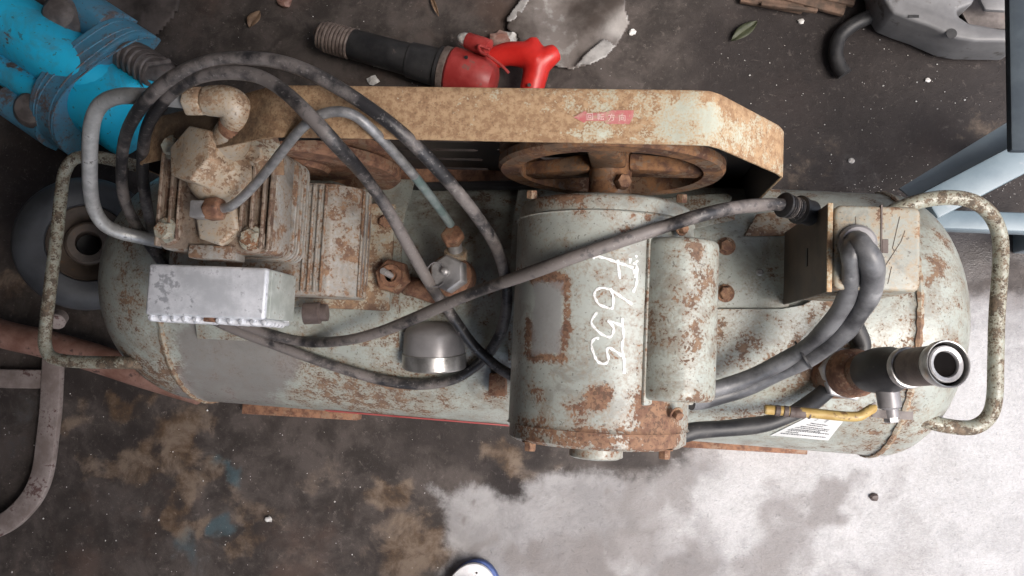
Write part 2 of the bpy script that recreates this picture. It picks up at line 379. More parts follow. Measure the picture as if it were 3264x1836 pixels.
STAIN = [(2629, 1606, 60, 1, 2.2, -45), (2500, 1740, 120, .9, 1.5, 100), (2420, 1800, 90, .8), (1880, 1790, 110, .95, 1.1, 0), (1700, 1762, 55, 1, 1.9, -12), (1720, 1790, 60, .8, 1.8, 0), (1530, 1755, 30, .9, 2, -20), (2000, 1740, 90, .8, 1.2, 60), (2060, 1620, 90, .8, 1.5, 60),
         (2150, 1560, 60, .8, 1.6, 60), (1505, 1617, 17, 1.2), (1428, 1635, 11, 1.2), (1423, 1688, 13, 1.2), (1460, 1695, 10, 1.1), (1722, 1548, 12, 1.2), (1762, 1516, 12, 1), (1970, 1560, 16, 1, 1.6, -45), (2190, 1490, 70, .8, .7, 20), (2195, 1800, 120, .8), (2700, 1560, 55, .5, 2, 60), (2850, 1530, 45, .5, 1.8, -40), (3060, 1600, 50, .35, 2.4, 30),
         (3190, 880, 100, .9, 1.6, 10), (3080, 900, 60, .7), (2260, 1480, 50, .6, .7), (1840, 1650, 50, .35, 2, 0), (2900, 1780, 80, .35, 2.0), (1560, 1700, 40, .3, 2)]
OIL_SHADE = [(1617, 1560, 75, 1, 1.0, 40), (1560, 1500, 60, .8), (1440, 1370, 110, .6, 2.2), (1500, 1440, 80, .6), (330, 1210, 100, .6, 2), (1690, 1425, 50, .7, 1.4), (1210, 1470, 90, .5), (2020, 1480, 70, .6, 2.2), (420, 1430, 110, .6), (120, 1500, 200, .4), (350, 1700, 200, .4), (950, 1340, 100, .35, 2), (2900, 320, 460, 1.4), (2450, 200, 330, .75), (150, 620, 260, .9), (900, 200, 300, .3), (620, 300, 200, .5)]  # oil stains; the blob round the loose wheel paints shade
def field(px, py, lst):
    q_ = np.random.default_rng(11); wx = np.zeros(px.shape); wy = np.zeros(px.shape)
    for f, a_ in ((1/150, 26), (1/75, 17), (1/38, 10), (1/19, 5)):
        for _ in range(4):
            d = q_.normal(size=2)*f*3.2; p = q_.uniform(0, 6.28, 2); wx += a_*.5*np.sin(px*d[0]+py*d[1]+p[0]); wy += a_*.5*np.sin(px*d[1]-py*d[0]+p[1])
    px = px+wx; py = py+wy
    out = np.zeros(px.shape)
    for b in lst:
        x, y, r, v = b[:4]; e = b[4] if len(b) > 4 else 1.0; th = math.radians(b[5]) if len(b) > 5 else 0
        dx, dy = px-x, py-y
        u = dx*math.cos(th)+dy*math.sin(th); q = -dx*math.sin(th)+dy*math.cos(th)
        out = np.maximum(out, v*np.clip(1.5-np.sqrt((u/e)**2+q**2)/r, 0, 1.0))
    return out
def axis_pts(a, b, step, far):
    mid = list(np.arange(a, b+1e-6, step)); return [a-far, a-far*.4, a-.3]+mid+[b+.3, b+far*.4, b+far]
def floor():
    xs = axis_pts(-1.45, .95, .0085, 30); ys = axis_pts(-.62, .85, .0085, 30)
    X, Y = np.meshgrid(xs, ys); nr, nc = X.shape
    P = np.stack([X, Y, np.zeros_like(X)], -1).reshape(-1, 3)
    idx = np.arange(nr*nc).reshape(nr, nc)
    F = np.stack([idx[:-1, :-1], idx[:-1, 1:], idx[1:, 1:], idx[1:, :-1]], -1).reshape(-1, 4)
    me = bpy.data.meshes.new('floor'); me.from_pydata(P.tolist(), [], F.tolist())
    Q = P.copy(); Q[:, 0] = np.clip(Q[:, 0], -1.6, 1.05); Q[:, 1] = np.clip(Q[:, 1], -.85, 1.0)
    px, py = proj(Q)
    for k, v in (('clean', np.clip(sdf_poly(px, py, CLEAN)/100, -1.5, 1.5)), ('ochre', field(px, py, OCHRE)), ('teal', field(px, py, TEAL)), ('coarse_lit', field(px, py, [(2600, 1560, 330, 1, 1.3, 0), (3050, 1400, 420, 1, 1, 0), (2150, 1620, 130, .7), (2250, 1480, 110, .6), (3050, 1750, 300, .8), (1990, 1780, 60, .9), (1540, 1760, 40, .5)])), ('stain', field(px, py, STAIN)), ('oil_shade', field(px, py, OIL_SHADE)),
                 ('wet', field(px, py, [(3150, 760, 110, 1, 2.2, 0), (2960, 760, 90, .9), (3100, 880, 90, .6, 2), (2760, 560, 70, .5, 2.2, -20), (2900, 450, 120, .35, 1.6, -20)]))):
        a = me.attributes.new(k, 'FLOAT', 'POINT'); a.data.foreach_set('value', np.asarray(v, dtype=np.float32))
    s = NT('oil_stained_concrete')
    n0 = s.noise(5, 6, .6); n1 = s.noise(16, 9, .68, dist=.3); n2 = s.noise(70, 6, .7); n3 = s.noise(420, 3, .6)
    sp = s.noise(140, 4, .75)
    def soft(attr, amp, a, b):
        v = s.math('ADD', s.attr(attr), s.math('MULTIPLY', s.math('SUBTRACT', s.math('ADD', s.math('MULTIPLY', n1, .7), s.math('MULTIPLY', n2, .3)), .5), amp))
        return s.step(v, a, b)
    dark = s.mix(s.step(n1, .36, .66), (.040, .034, .0315), (.090, .076, .070))
    dark = s.mix(s.math('MULTIPLY', s.step(n0, .5, .68), .55), dark, (.095, .062, .05))
    dark = s.mix(s.math('MULTIPLY', s.step(n2, .58, .70), .45), dark, (.17, .145, .13))
    dark = s.mix(s.math('MULTIPLY', soft('oil_shade', .7, .3, .8), .85), dark, s.mix(n2, (.013, .011, .0115), (.032, .026, .0255)))
    dark = s.mix(s.math('MULTIPLY', soft('ochre', 2.2, .40, 1.0), .72), dark, s.mix(s.step(n1, .4, .6), (.115, .072, .042), (.21, .16, .12)))
    dark = s.mix(s.math('MULTIPLY', soft('teal', 1.6, .40, 1.1), .6), dark, s.mix(n1, (.045, .075, .085), (.07, .15, .185)))
    dark = s.mix(s.math('MULTIPLY', s.step(s.noise(85, 8, .8, dist=.8), .56, .66), .35), dark, (.165, .14, .128))
    dark = s.mix(s.math('MULTIPLY', s.step(sp, .67, .71), .55), dark, (.27, .24, .22))
    clean = s.mix(s.step(n1, .38, .64), (.235, .228, .23), (.325, .318, .32))
    clean = s.mix(soft('coarse_lit', .8, .2, 1.0), clean, s.mix(n1, (.35, .347, .35), (.48, .476, .48)))  # rough pale concrete, with strong daylight painted into its tone
    clean = s.mix(s.math('MULTIPLY', s.math('MULTIPLY', s.step(n2, .55, .68), .6), soft('coarse_lit', 1.0, .2, .9)), clean, (.52, .52, .52))
    clean = s.mix(s.math('MULTIPLY', s.step(n0, .52, .66), .4), clean, (.30, .285, .275))
    grain = s.step(s.math('ADD', s.math('MULTIPLY', s.noise(190, 6, .8), .75), s.math('MULTIPLY', n1, .25)), .40, .62)
    clean = s.mix(s.math('MULTIPLY', s.math('MULTIPLY', grain, .45), soft('coarse_lit', 1.0, .25, .95)), clean, (.60, .595, .60))
    clean = s.mix(s.math('MULTIPLY', s.step(s.noise(120, 8, .85, dist=1.5), .585, .65), .6), clean, (.23, .215, .205))
    clean = s.mix(s.math('MULTIPLY', soft('stain', 1.5, .12, 1.05), .72), clean, s.mix(n2, (.115, .10, .095), (.21, .19, .182)))
    clean = s.mix(s.math('MULTIPLY', s.step(s.noise(150, 4, .7, dist=.8), .665, .70), .6), clean, (.16, .14, .13))
    cm = s.math('ADD', s.attr('clean'), s.math('MULTIPLY', s.math('SUBTRACT', n1, .5), .9))
    cm = s.step(s.math('ADD', cm, s.math('MULTIPLY', s.math('SUBTRACT', n2, .5), .45)), -.20, .26)
    c = s.mix(cm, dark, clean)
    wet = soft('wet', .8, .3, .8)
    c = s.mix(s.math('MULTIPLY', wet, .55), c, (.05, .045, .045))
    ro = s.math('ADD', s.step(cm, 0, 1, .5, .8), s.math('MULTIPLY', s.math('SUBTRACT', n2, .5), .5))
    ro = s.math('MULTIPLY', ro, s.step(wet, 0, 1, 1, .45))
    hgt = s.math('ADD', s.math('MULTIPLY', n2, 1.0), s.math('MULTIPLY', n3, .6))
    hgt = s.math('ADD', hgt, s.math('MULTIPLY', s.step(sp, .58, .68), s.step(cm, 0, 1, .5, -.6)))
    s.bump(s.math('MULTIPLY', hgt, s.step(cm, 0, 1, .4, 1.0)), .55, .0028)
    me.materials.append(s.set(c, ro, None, s.step(s.math('MAXIMUM', wet, cm), 0, 1, .22, .5))); o = link('floor', me); o['kind'] = 'structure'
floor()
# unseen roof and walls, added and shaped to shade the left and top
o = mk('shade_roof', B().prism([(-3.2, -2.0, 2.25), (.66, -2.0, 2.25), (.66, .75, 2.25), (2.6, .95, 2.25), (2.6, 1.9, 2.25), (-3.2, 1.9, 2.25)], (0, 0, .07)), M['sheet']); o['kind'] = 'structure'
o = mk('shade_wall', B().bx(-3.3, 2.2, 1.9, 2.05, 0, 2.9), M['plaster']); o['kind'] = 'structure'
o = mk('shade_wall', B().bx(-3.35, -3.2, -2.3, 1.9, 0, 2.25), M['plaster']); o['kind'] = 'structure'
o = mk('shade_wall', B().bx(-3.2, -.55, -2.15, -2.0, 0, 2.25), M['plaster']); o['kind'] = 'structure'

# ================================================================ AIR COMPRESSOR
AC = thing('air_compressor', (-.1, .075, 0), 'rusty mint grey air compressor on a long horizontal tank, filling the middle of the photo', 'air compressor')
# ---- tank
tdir = Vector(TD); t0 = Vector(TA)
def tp(s_, ang, r=TR):                               # point on tank: ang 0 = up, + towards the front (-y)
    side = Vector((0, 0, 1)).cross(tdir).normalized()
    return t0+tdir*s_+Vector((0, 0, 1))*(r*math.cos(ang))-side*(r*math.sin(ang))
prof = []
for k in range(19):
    a = math.pi/2*k/18; prof.append((-.605-.168*math.cos(a), max(.001, TR*math.sin(a))))
prof += [(-.606+.0, TR+.0), (-.598, TR+.0025), (-.592, TR)]
prof += [(x, TR) for x in np.linspace(-.585, .385, 90)]
prof += [(.390, TR), (.396, TR+.0025), (.404, TR)]
for k in range(1, 19):
    a = math.pi/2*k/18; prof.append((.405+.105*math.sin(a), max(.001, TR*math.cos(a))))
tank_rust = blobs([(1000, 1210, 120, .06, 2.5, 8), (1250, 1265, 90, .09, 2.4, 8), (500, 1200, 110, .10, 1, 60), (420, 1230, 70, .1), (420, 900, 40, .09, 5, 90), (2890, 1150, 35, .10, 6, 90), (2830, 1350, 130, .10, 1.2, 60), (3000, 800, 60, .05, 3, 80),
                    (2720, 1080, 120, .035), (370, 1000, 100, .06, 1, 90), (1000, 1040, 60, .07, 2, 20), (2400, 1290, 90, .06, 2, 10), (2570, 1180, 70, .16), (2540, 1160, 60, .1), (1480, 1130, 60, .12), (1580, 1250, 40, .14), (1400, 980, 60, .09), (1080, 960, 60, .1), (3030, 1090, 50, .05, 3, 90), (2330, 1360, 60, .05, 3), (2100, 1330, 200, -.05, 2)])
tank = mk('tank', B().lathe(t0, tdir, prof, 128, cap=False), M['paint'], AC, smooth=60,
          attrs={'rust': tank_rust, 'grey': blobs([(760, 1180, 170, .9, 1.1, 60), (880, 1120, 100, .5), (620, 1070, 90, .45), (620, 1260, 90, .5)]), 'dirt_shade': blobs([(330, 720, 110, .35), (900, 1010, 120, .35), (1450, 1180, 120, .35, 1.6), (1600, 1180, 80, .5), (1300, 650, 160, .45, 2.2), (1500, 700, 100, .4), (640, 1280, 200, .25, 3, 5), (2650, 690, 90, .3, 2)])})
def weld(s_):
    b = B(); rows = []
    for k in range(161):
        a = 2*math.pi*k/160; r = .0026+.0006*math.sin(k*2.1)
        c = tp(s_, a, TR+.0015); n = (c-(t0+tdir*s_)).normalized()
        rows.append([c+n*(r*math.cos(q))+tdir*(r*1.7*math.sin(q)) for q in [2*math.pi*j/6 for j in range(6)]])
    return b.grid(rows, closed_u=True)
mk('weld_seam', weld(-.598), M['paint_heavy'], tank); mk('weld_seam', weld(.396), M['paint_heavy'], tank)
hp = [at(x, y, z) for x, y, z in ((2770, 725, .405), (2835, 680, .428), (2920, 645, .437), (3010, 630, .437), (3090, 638, .432), (3150, 675, .425), (3184, 740, .42), (3190, 830, .418), (3178, 1000, .416), (3174, 1150, .414), (3170, 1270, .412), (3150, 1330, .41), (3100, 1362, .41), (3020, 1358, .41), (2940, 1338, .412), (2860, 1318, .414))]
mk('carry_handle', B().tube(spline(hp, 8), .0098, 16), M['handle'], tank, label='right carry handle of bent tube')
hp = [at(x, y, z) for x, y, z in ((440, 530, .40), (370, 512, .405), (300, 500, .41), (240, 505, .41), (208, 545, .41), (196, 610, .41), (182, 740, .41), (162, 900, .41), (147, 1030, .41), (143, 1095, .41), (160, 1135, .41), (210, 1150, .41), (300, 1155, .41), (400, 1156, .415), (450, 1158, .40))]
mk('carry_handle', B().tube(spline(hp, 8), .0092, 16), M['handle'], tank, label='left carry handle of bent tube')
for sx, fy in ((-.555, -.139), (.265, -.153)):      # front rails under the tank
    b = B(); x0, x1 = sx-.113, sx+.113
    b.bx(x0, x1, fy, fy+.034, .002, .034)
    b.add([(sx-.06, fy+.03, .02), (sx+.06, fy+.03, .02), (sx+.06, .0, .16), (sx-.06, .0, .16), (sx-.06, fy+.034, .02), (sx+.06, fy+.034, .02), (sx+.06, .006, .16), (sx-.06, .006, .16)], [(0, 1, 2, 3), (7, 6, 5, 4), (0, 3, 7, 4), (1, 5, 6, 2), (2, 6, 7, 3), (0, 4, 5, 1)])
    mk('foot_rail', b, M['brown'], tank, bevel=.003)
for sx in (-.54, .28):
    b = B().bx(sx-.113, sx+.113, .285, .319, .002, .034)
    b.bx(sx-.06, sx+.06, .2, .29, .03, .15)
    mk('foot_rail', b, M['brown'], tank, bevel=.003)
# red stripe low on the front of the tank
def patch(s0, s1, a0, a1, off, ns=24, na=6):
    return B().grid([[tp(s0+(s1-s0)*i/ns, a0+(a1-a0)*j/na, TR+off) for j in range(na+1)] for i in range(ns+1)])
mk('red_stripe', patch(-.40, -.12, 1.33, 1.60, .0008), M['redstripe'], tank)
# caution label
def lab(u, v, off=.0012):                            # label coordinates 0..1 over its four corners
    c = [(2595, 1320), (2690, 1340), (2640, 1404), (2455, 1388)]
    p = [Vector((*q, 0)) for q in c]; a = p[0].lerp(p[1], u); d = p[3].lerp(p[2], u); q = a.lerp(d, v)
    return ontank(q.x, q.y, off)
lb = mk('caution_label', B().grid([[lab(i/10, j/8) for i in range(11)] for j in range(9)]), M['paper'], tank)
b = B()
for r_, (v, u0, u1) in enumerate(((.33, .3, .72), (.41, .28, .65), (.50, .22, .85), (.57, .16, .83), (.645, .14, .72), (.70, .12, .9), (.78, .14, .35), (.86, .1, .92))):
    u = u0
    while u < u1:
        du = random.uniform(.012, .034)
        b.add([lab(u, v, .002), lab(u+du, v, .002), lab(u+du, v+.035, .002), lab(u, v+.035, .002)], [(0, 1, 2, 3)]); u += du+random.uniform(.008, .02)
mk('label_print', b, M['ink'], tank)
def textmesh(s):
    cu = bpy.data.curves.new('t', 'FONT'); cu.body = s; cu.size = 1; cu.align_x = 'CENTER'; cu.align_y = 'CENTER'
    o = bpy.data.objects.new('t', cu); COL.objects.link(o); bpy.context.view_layer.update()
    me = bpy.data.meshes.new_from_object(o.evaluated_get(bpy.context.evaluated_depsgraph_get()))
    vs = [v.co.copy() for v in me.vertices]; fs = [tuple(p.vertices) for p in me.polygons]
    bpy.data.objects.remove(o); bpy.data.curves.remove(cu); bpy.data.meshes.remove(me); return vs, fs
b = B()
for ch, u in (('\u6ce8', .30), ('\u610f', .58)):
    vs, fs = textmesh(ch); b.add([lab(u+v.x*.075, .17-v.y*.17, .002) for v in vs], fs)
mk('label_heading', b, M['ink'], tank)
# ---- saddles (mounting plates)
def saddle(x0, x1, ys, zs, th=.004):
    top = [(y, z) for y, z in zip(ys, zs)]; n = len(top); rows = []
    for x in np.linspace(x0, x1, 24):
        rows.append([(x, y, z) for y, z in top]+[(x, y, z-th) for y, z in reversed(top)])
    return B().grid(rows, closed_u=True, cap=True)
mp = mk('motor_saddle', saddle(-.115, .236, (.236, .228, .168, .160, .076, .068, .005, -.012), (.428, .436, .487, .490, .490, .486, .470, .462)), M['paint'], AC,
        attrs={'rust': blobs([(2300, 1000, 34, .10), (2200, 900, 150, -.04), (2430, 860, 120, -.05)])})
def flap(pts, y0, z0, y1, z1, th, name='flange_plate', mat='paint', attrs=None):
    top = []
    for x, y in pts:
        p = at(x, y, (z0+z1)/2)
        for _ in range(6):
            z = z0+(z1-z0)*min(1, max(0, (p.y-y0)/(y1-y0))); p = at(x, y, z)
        top.append(p)
    return mk(name, B().prism(top, (0, 0, -th)), M[mat], mp, bevel=.0006, seg=1, attrs=attrs)
flap([(2270, 984), (2490, 984), (2560, 972), (2638, 928), (2658, 968), (2560, 1072), (2490, 1190), (2362, 1200), (2270, 1205)], .070, .4925, .0, .472, .003)
flap([(2372, 752), (2498, 752), (2562, 714), (2482, 674), (2412, 682)], .166, .4925, .2, .476, .003, mat='paint_heavy')
flap([(2040, 640), (2230, 620), (2318, 616), (2334, 628), (2330, 642), (2342, 650), (2344, 700), (2100, 752), (2040, 752)], .166, .4925, .215, .470, .003)
def bolt_mesh(r, h, mat, name='bolt', wash=True, seg=6):
    b = B().hexa((0, 0, .0012 if wash else 0), (0, 0, 1), r, h)
    if wash: b.lathe((0, 0, 0), (0, 0, 1), [(0, r*1.35), (.0012, r*1.35)], 20)
    return b
def put_bolts(lst, r, h, mat, parent, wash=True, name='bolt'):
    first = None
    for p, d in lst:
        q = Vector(d).to_track_quat('Z', 'Y').to_euler()
        if first is None:
            first = mk(name, bolt_mesh(r, h, mat, wash=wash), mat); first.location = p; first.rotation_euler = q; par(first, parent)
        else: dup(first, parent, p, q)
put_bolts([(at(2315, 785, .491), (0, 0, 1)), (at(2312, 935, .491), (.1, 0, 1))], .0085, .007, M['boltrust'], mp)
mk('rivet', B().lathe(at(2421, 868, .4895), (0, 0, 1), [(0, .0045), (.0015, .0045), (.003, .003)], 16), M['zinc'], mp)
ps = mk('pump_saddle', saddle(-.545, -.262, (.235, .215, .175, .165, .045, .035, .0), (.437, .447, .481, .484, .484, .481, .466)), M['paint'], AC, attrs={'dirt_shade': blobs([(1250, 850, 160, .4)])})
mk('pump_base', B().bx(-.525, -.272, .048, .19, .4845, .493), M['paint_heavy'], AC, bevel=.002)
# ---- pump
PX = -.432
cr = []
cc = [(-.125, .0), (.095, .0), (.128, .012), (.128, .055), (.098, .085), (-.098, .085), (-.128, .055), (-.128, .012)]
cr = mk('crankcase', B().prism([(PX+x, .06, .475+z) for x, z in cc], (0, .142, 0)), M['cast'], AC, bevel=.004)
for xx in (.066, .074, .082, .090):
    mk('rib', B().bx(PX+xx-.0016, PX+xx+.0016, .064, .198, .558, .5635), M['cast'], cr, bevel=.0008, seg=1)
for k in range(3):
    mk('rib', B().bx(PX+.1275, PX+.1305, .062, .20, .500+k*.013, .506+k*.013), M['cast'], cr, bevel=.0008, seg=1)
mk('nameplate', B().add([(PX+.1292, .08, .487), (PX+.1292, .175, .487), (PX+.1292, .175, .527), (PX+.1292, .08, .527)], [(0, 1, 2, 3)]), M['gauge'], cr)
put_bolts([(Vector((-.283, .165, .493)), (0, 0, 1)), (Vector((-.279, .085, .493)), (0, 0, 1)), (Vector((-.505, .085, .493)), (0, 0, 1)), (Vector((-.505, .175, .493)), (0, 0, 1))], .008, .007, M['boltrust'], cr)
mk('bearing_housing', B().lathe((PX, .195, .535), (0, 1, 0), [(0, .055), (.018, .055), (.02, .04), (.04, .036), (.04, .02)], 40), M['fit'], cr)
cy = mk('cylinder', B().lathe((PX, .160, .54), (0, 0, 1), [(0, .048), (.095, .048)], 40), M['cast'], AC)
# fins: one mesh shape, stacked down the cylinder; each bulges like the casting
def rrect(cx, cy_, hx, hy, r, n=6):
    out = []
    for (sx, sy, a0) in ((1, 1, 0), (-1, 1, 90), (-1, -1, 180), (1, -1, 270)):
        for k in range(n+1):
            a = math.radians(a0+90*k/n); out.append((cx+sx*(hx-r)+r*math.cos(a), cy_+sy*(hy-r)+r*math.sin(a)))
    return out
fin0 = None
for k in range(5):
    z = .5665+k*.0092
    if fin0 is None:
        fin0 = mk('fin', B().prism([(x, y, 0) for x, y in rrect(0, 0, .0695, .0625, .016)], (0, 0, .0030)), M['cast'], bevel=.0008, seg=1)
        fin0.location = (PX, .160, z); par(fin0, cy)
    else:
        f = dup(fin0, cy, (PX, .160, z))
# head
hb = B().prism([(x, y, .613) for x, y in rrect(PX, .160, .0675, .0615, .012, 4)], (0, 0, .048))
hd = mk('cylinder_head', hb, M['cast'], AC, bevel=.0015)
mk('top_plate', B().prism([(x, y, .6605) for x, y in rrect(PX, .160, .0655, .0595, .011, 4)], (0, 0, .0015)), M['head'], hd)
rib0 = None
for (x0, x1, y0, y1) in ((-.0675, -.0635, -.058, .058), (-.054, -.050, -.05, .042), (-.044, -.041, -.05, .03), (.030, .034, -.045, .04), (.042, .046, -.05, .04), (.055, .059, -.058, .05), (.0635, .0672, -.058, .058)):
    mk('rib', B().bx(PX+x0, PX+x1, .160+y0, .160+y1, .6615, .6715), M['head'], hd, bevel=.001, seg=1)
put_bolts([(at(553, 470, .668), (-.1, 0, 1)), (at(530, 735, .668), (-.1, -.1, 1)), (at(802, 760, .668), (0, 0, 1))], .0105, .009, M['bolt'], hd)
for p in ((553, 470), (530, 735), (802, 760), (822, 492)):
    q = at(*p, .668); mk('bolt_boss', B().lathe((q.x, q.y, .660), (0, 0, 1), [(0, .0165), (.006, .016), (.0078, .014)], 24), M['head'], hd)
mk('port_block', B().bx(PX-.028, PX+.022, .090, .105, .628, .668), M['cast'], hd, bevel=.002)
# strap clamp at the back right of the head
c0 = at(838, 470, .69)
bow = [(c0.x, .186, .669), (c0.x, .192, .671), (c0.x, .200, .673), (c0.x, .210, .680), (c0.x, .220, .692), (c0.x, .229, .702), (c0.x, .235, .703), (c0.x, .238, .692), (c0.x, .239, .64)]
rows = [[(x-.017, y, z), (x+.017, y, z), (x+.017, y+.001, z-.003), (x-.017, y+.001, z-.003)] for x, y, z in spline(bow, 4)]
mk('strap', B().grid(rows, closed_u=True, cap=True), M['paint_heavy'], hd, bevel=.0006, seg=1)
put_bolts([(at(820, 490, .672), (0, -.15, 1))], .0108, .011, M['fit'], hd)
# big domed outlet with flat-sided cap
o_ = at(692, 548, .68)
dm = B().lathe((o_.x, o_.y, .660), (0, 0, 1), [(0, .034), (.010, .0365), (.020, .0365), (.030, .032), (.038, .023), (.041, .01), (.0415, .001)], 40)
mk('outlet_body', dm, M['fit'], hd)
ax = Vector((-.34, .13, .92)).normalized(); cb_ = at(676, 520, .686)
mk('outlet_cap', B().lathe(cb_, ax, [(-.012, .0335), (.030, .0335), (.0325, .0315), (.0330, .001)], 6, phase=.62), M['fit'], hd, bevel=.0015)
e0 = at(747, 408, .722); e1 = at(752, 372, .738)
mk('neck', B().tube([at(725, 475, .684), at(738, 438, .703), e0], [.022, .0205, .0170], 24), M['fit'], hd, bevel=.002)
for k in range(4):
    p = Vector(e0).lerp(Vector(e1), .0+k*.2)
    mk('thread', B().lathe(p, (Vector(e1)-Vector(e0)), [(-.0012, .0145), (0, .0165), (.0012, .0145)], 24), M['brown'], hd)
el = spline([at(750, 384, .733), at(753, 362, .741), at(746, 338, .747), at(722, 325, .749), at(692, 322, .749), at(662, 322, .748)], 6)
mk('elbow', B().tube(el, [.0152+.0016*math.sin(math.pi*i/(len(el)-1)) for i in range(len(el))], 24), M['fit'], hd)
a_, b_ = at(660, 322, .748), at(596, 322, .747)
nd = (b_-a_).normalized()
mk('elbow_nut', B().lathe(a_+nd*.002, nd, [(0, .014), (.0015, .0165), (.0185, .0165), (.020, .014)], 6, phase=.2), M['fit'], hd, bevel=.0012)
# hex plug with unloader fitting
hx = at(682, 705, .68)
mk('hex_plug', B().hexa((hx.x, hx.y, .660), (0, 0, 1), .027, .016, phase=.25), M['fit'], hd, bevel=.001)
q0 = at(618, 672, .688); q1 = at(668, 668, .69); q2 = at(712, 664, .692)
mk('zinc_elbow', B().box(Vector((q0+q1)/2), ((q1-q0).length*1.0, .019, .019)), M['zinc'], hd, bevel=.002)
mk('tube_nut', B().lathe(q1, (q2-q1), [(-.003, .012), (0, .0135), (.013, .0135), (.016, .011)], 6, phase=.5), M['brown'], hd, bevel=.001)
# thin unloader tube, silver then verdigris
up = [q2, *[at(x, y, z) for x, y, z in ((740, 655, .699), (790, 612, .710), (850, 545, .730), (905, 475, .757), (955, 415, .776), (1010, 372, .785), (1070, 356, .788), (1125, 366, .785), (1180, 408, .775), (1250, 480, .745), (1320, 560, .695), (1375, 630, .64), (1412, 680, .60), (1436, 715, .572))]]
us = spline(up, 8); k_ = int(len(us)*.78)
ut = mk('unloader_tube', B().tube(us[:k_+1], .0052, 14), M['tube'], AC)
mk('tube_end', B().tube(us[k_:], .0052, 14), M['pipe_green'], ut)
# thick discharge pipe round the left
bp = [at(x, y, z) for x, y, z in ((640, 321, .748), (600, 320, .746), (520, 312, .742), (440, 306, .735), (375, 308, .725), (325, 330, .71), (298, 375, .695), (288, 440, .672), (286, 520, .642), (288, 600, .61), (300, 665, .582), (332, 715, .56), (385, 742, .54), (450, 757, .525), (520, 772, .515))]
mk('discharge_pipe', B().tube(spline(bp, 8), .0088, 18), M['pipe'], AC)
# air filter box in front of the head
fl = B().bx(-.513, -.371, .024, .083, .575, .655)
ff = mk('air_filter', fl, M['alu'], AC, bevel=.004, seg=3)
mk('filter_side', B().bx(-.3712, -.3665, .026, .081, .578, .650), M['alu_green'], ff, bevel=.0015)
tooth = None
for k in range(11):
    if k == 5: continue
    p = Vector((-.507+k*.0135, .0215, .0))
    if tooth is None:
        tooth = mk('tooth', B().lathe((0, 0, .60), (0, 0, 1), [(0, .0044), (.050, .0044), (.0535, .002)], 12), M['alu']); tooth.location = p; par(tooth, ff)
    else: dup(tooth, ff, p)
mk('filter_clip', B().bx(-.444, -.432, .0195, .0245, .63, .652), M['brown'], ff, bevel=.001)
mk('filter_lip', B().bx(-.510, -.372, .020, .026, .575, .606), M['alu'], ff, bevel=.002)
mk('drain_bolt', B().lathe(at(970, 1000, .52), (1, .1, -.1), [(0, .014), (.02, .014), (.022, .011), (.03, .011)], 16), M['tape'], AC)
# ---- motor
rows_p = [(-.094, .080), (-.0935, .093), (-.090, .0985), (-.076, .0985), (-.0755, .1015), (-.0735, .1)]
rows_p += [(y, .1) for y in np.linspace(-.07, .148, 60)]
rows_p += [(.150, .1), (.151, .1015), (.153, .0985), (.166, .0975), (.171, .092), (.172, .05)]
m_r = blobs([(1885, 1275, 50, .20, 1.5, -25), (1925, 1255, 34, .2), (1690, 880, 30, .17, 4, 10), (1690, 1010, 18, .2, 7, 92), (1800, 1030, 18, .2, 7, 92), (1740, 1140, 18, .22, 4, 5), (1745, 880, 18, .2, 4, 5), (1790, 910, 28, .2), (1700, 1260, 40, .13), (1740, 1390, 60, .11, 6, 3), (1950, 1400, 50, .1, 5, 5), (2120, 1350, 90, .1), (2080, 1310, 50, .2, 1.6, 50), (1800, 630, 22, .16, 9, 3),
             (2060, 700, 22, .22, .8), (2020, 690, 18, .16), (1990, 730, 25, .14, 1.6), (1720, 700, 45, .07), (1850, 660, 30, .1), (1690, 960, 55, -.3), (1745, 1000, 60, -.4, .8), (2100, 1240, 30, .12), (2000, 1330, 40, .06), (1950, 900, 120, -.01)])
mo = mk('motor', B().lathe((.004, 0, .60), (0, 1, 0), rows_p, 144), M['paint_motor'], AC, smooth=50, attrs={'rust': m_r, 'grey': rectf(1744, 1014, 52, 122, 22), 'dirt_shade': blobs([(1640, 900, 50, .3, 5, 92), (1720, 640, 80, .35, 2)])})
mk('end_boss', B().lathe((.004, -.094, .6), (0, -1, 0), [(0, .03), (.016, .03), (.018, .026)], 32), M['paint_motor'], mo)
for a, m_ in ((222, 'zinc'), (318, 'boltrust'), (138, 'bolt'), (42, 'bolt')):
    a = math.radians(a); 
put_bolts([(Vector((-.066, -.092, .655)), (0, -1, 0)), (Vector((.075, -.092, .655)), (0, -1, 0))], .0065, .009, M['boltrust'], mo)
put_bolts([(Vector((-.077, .171, .650)), (0, 1, .25)), (Vector((.085, .171, .650)), (0, 1, .25))], .0062, .009, M['boltrust'], mo, wash=False)
mk('motor_foot', B().bx(-.09, .098, -.07, .15, .490, .515), M['paint_motor'], mo, bevel=.003)
mk('shaft', B().lathe((.006, .168, .60), (0, 1, 0), [(0, .016), (.05, .016)], 24), M['brown'], mo)
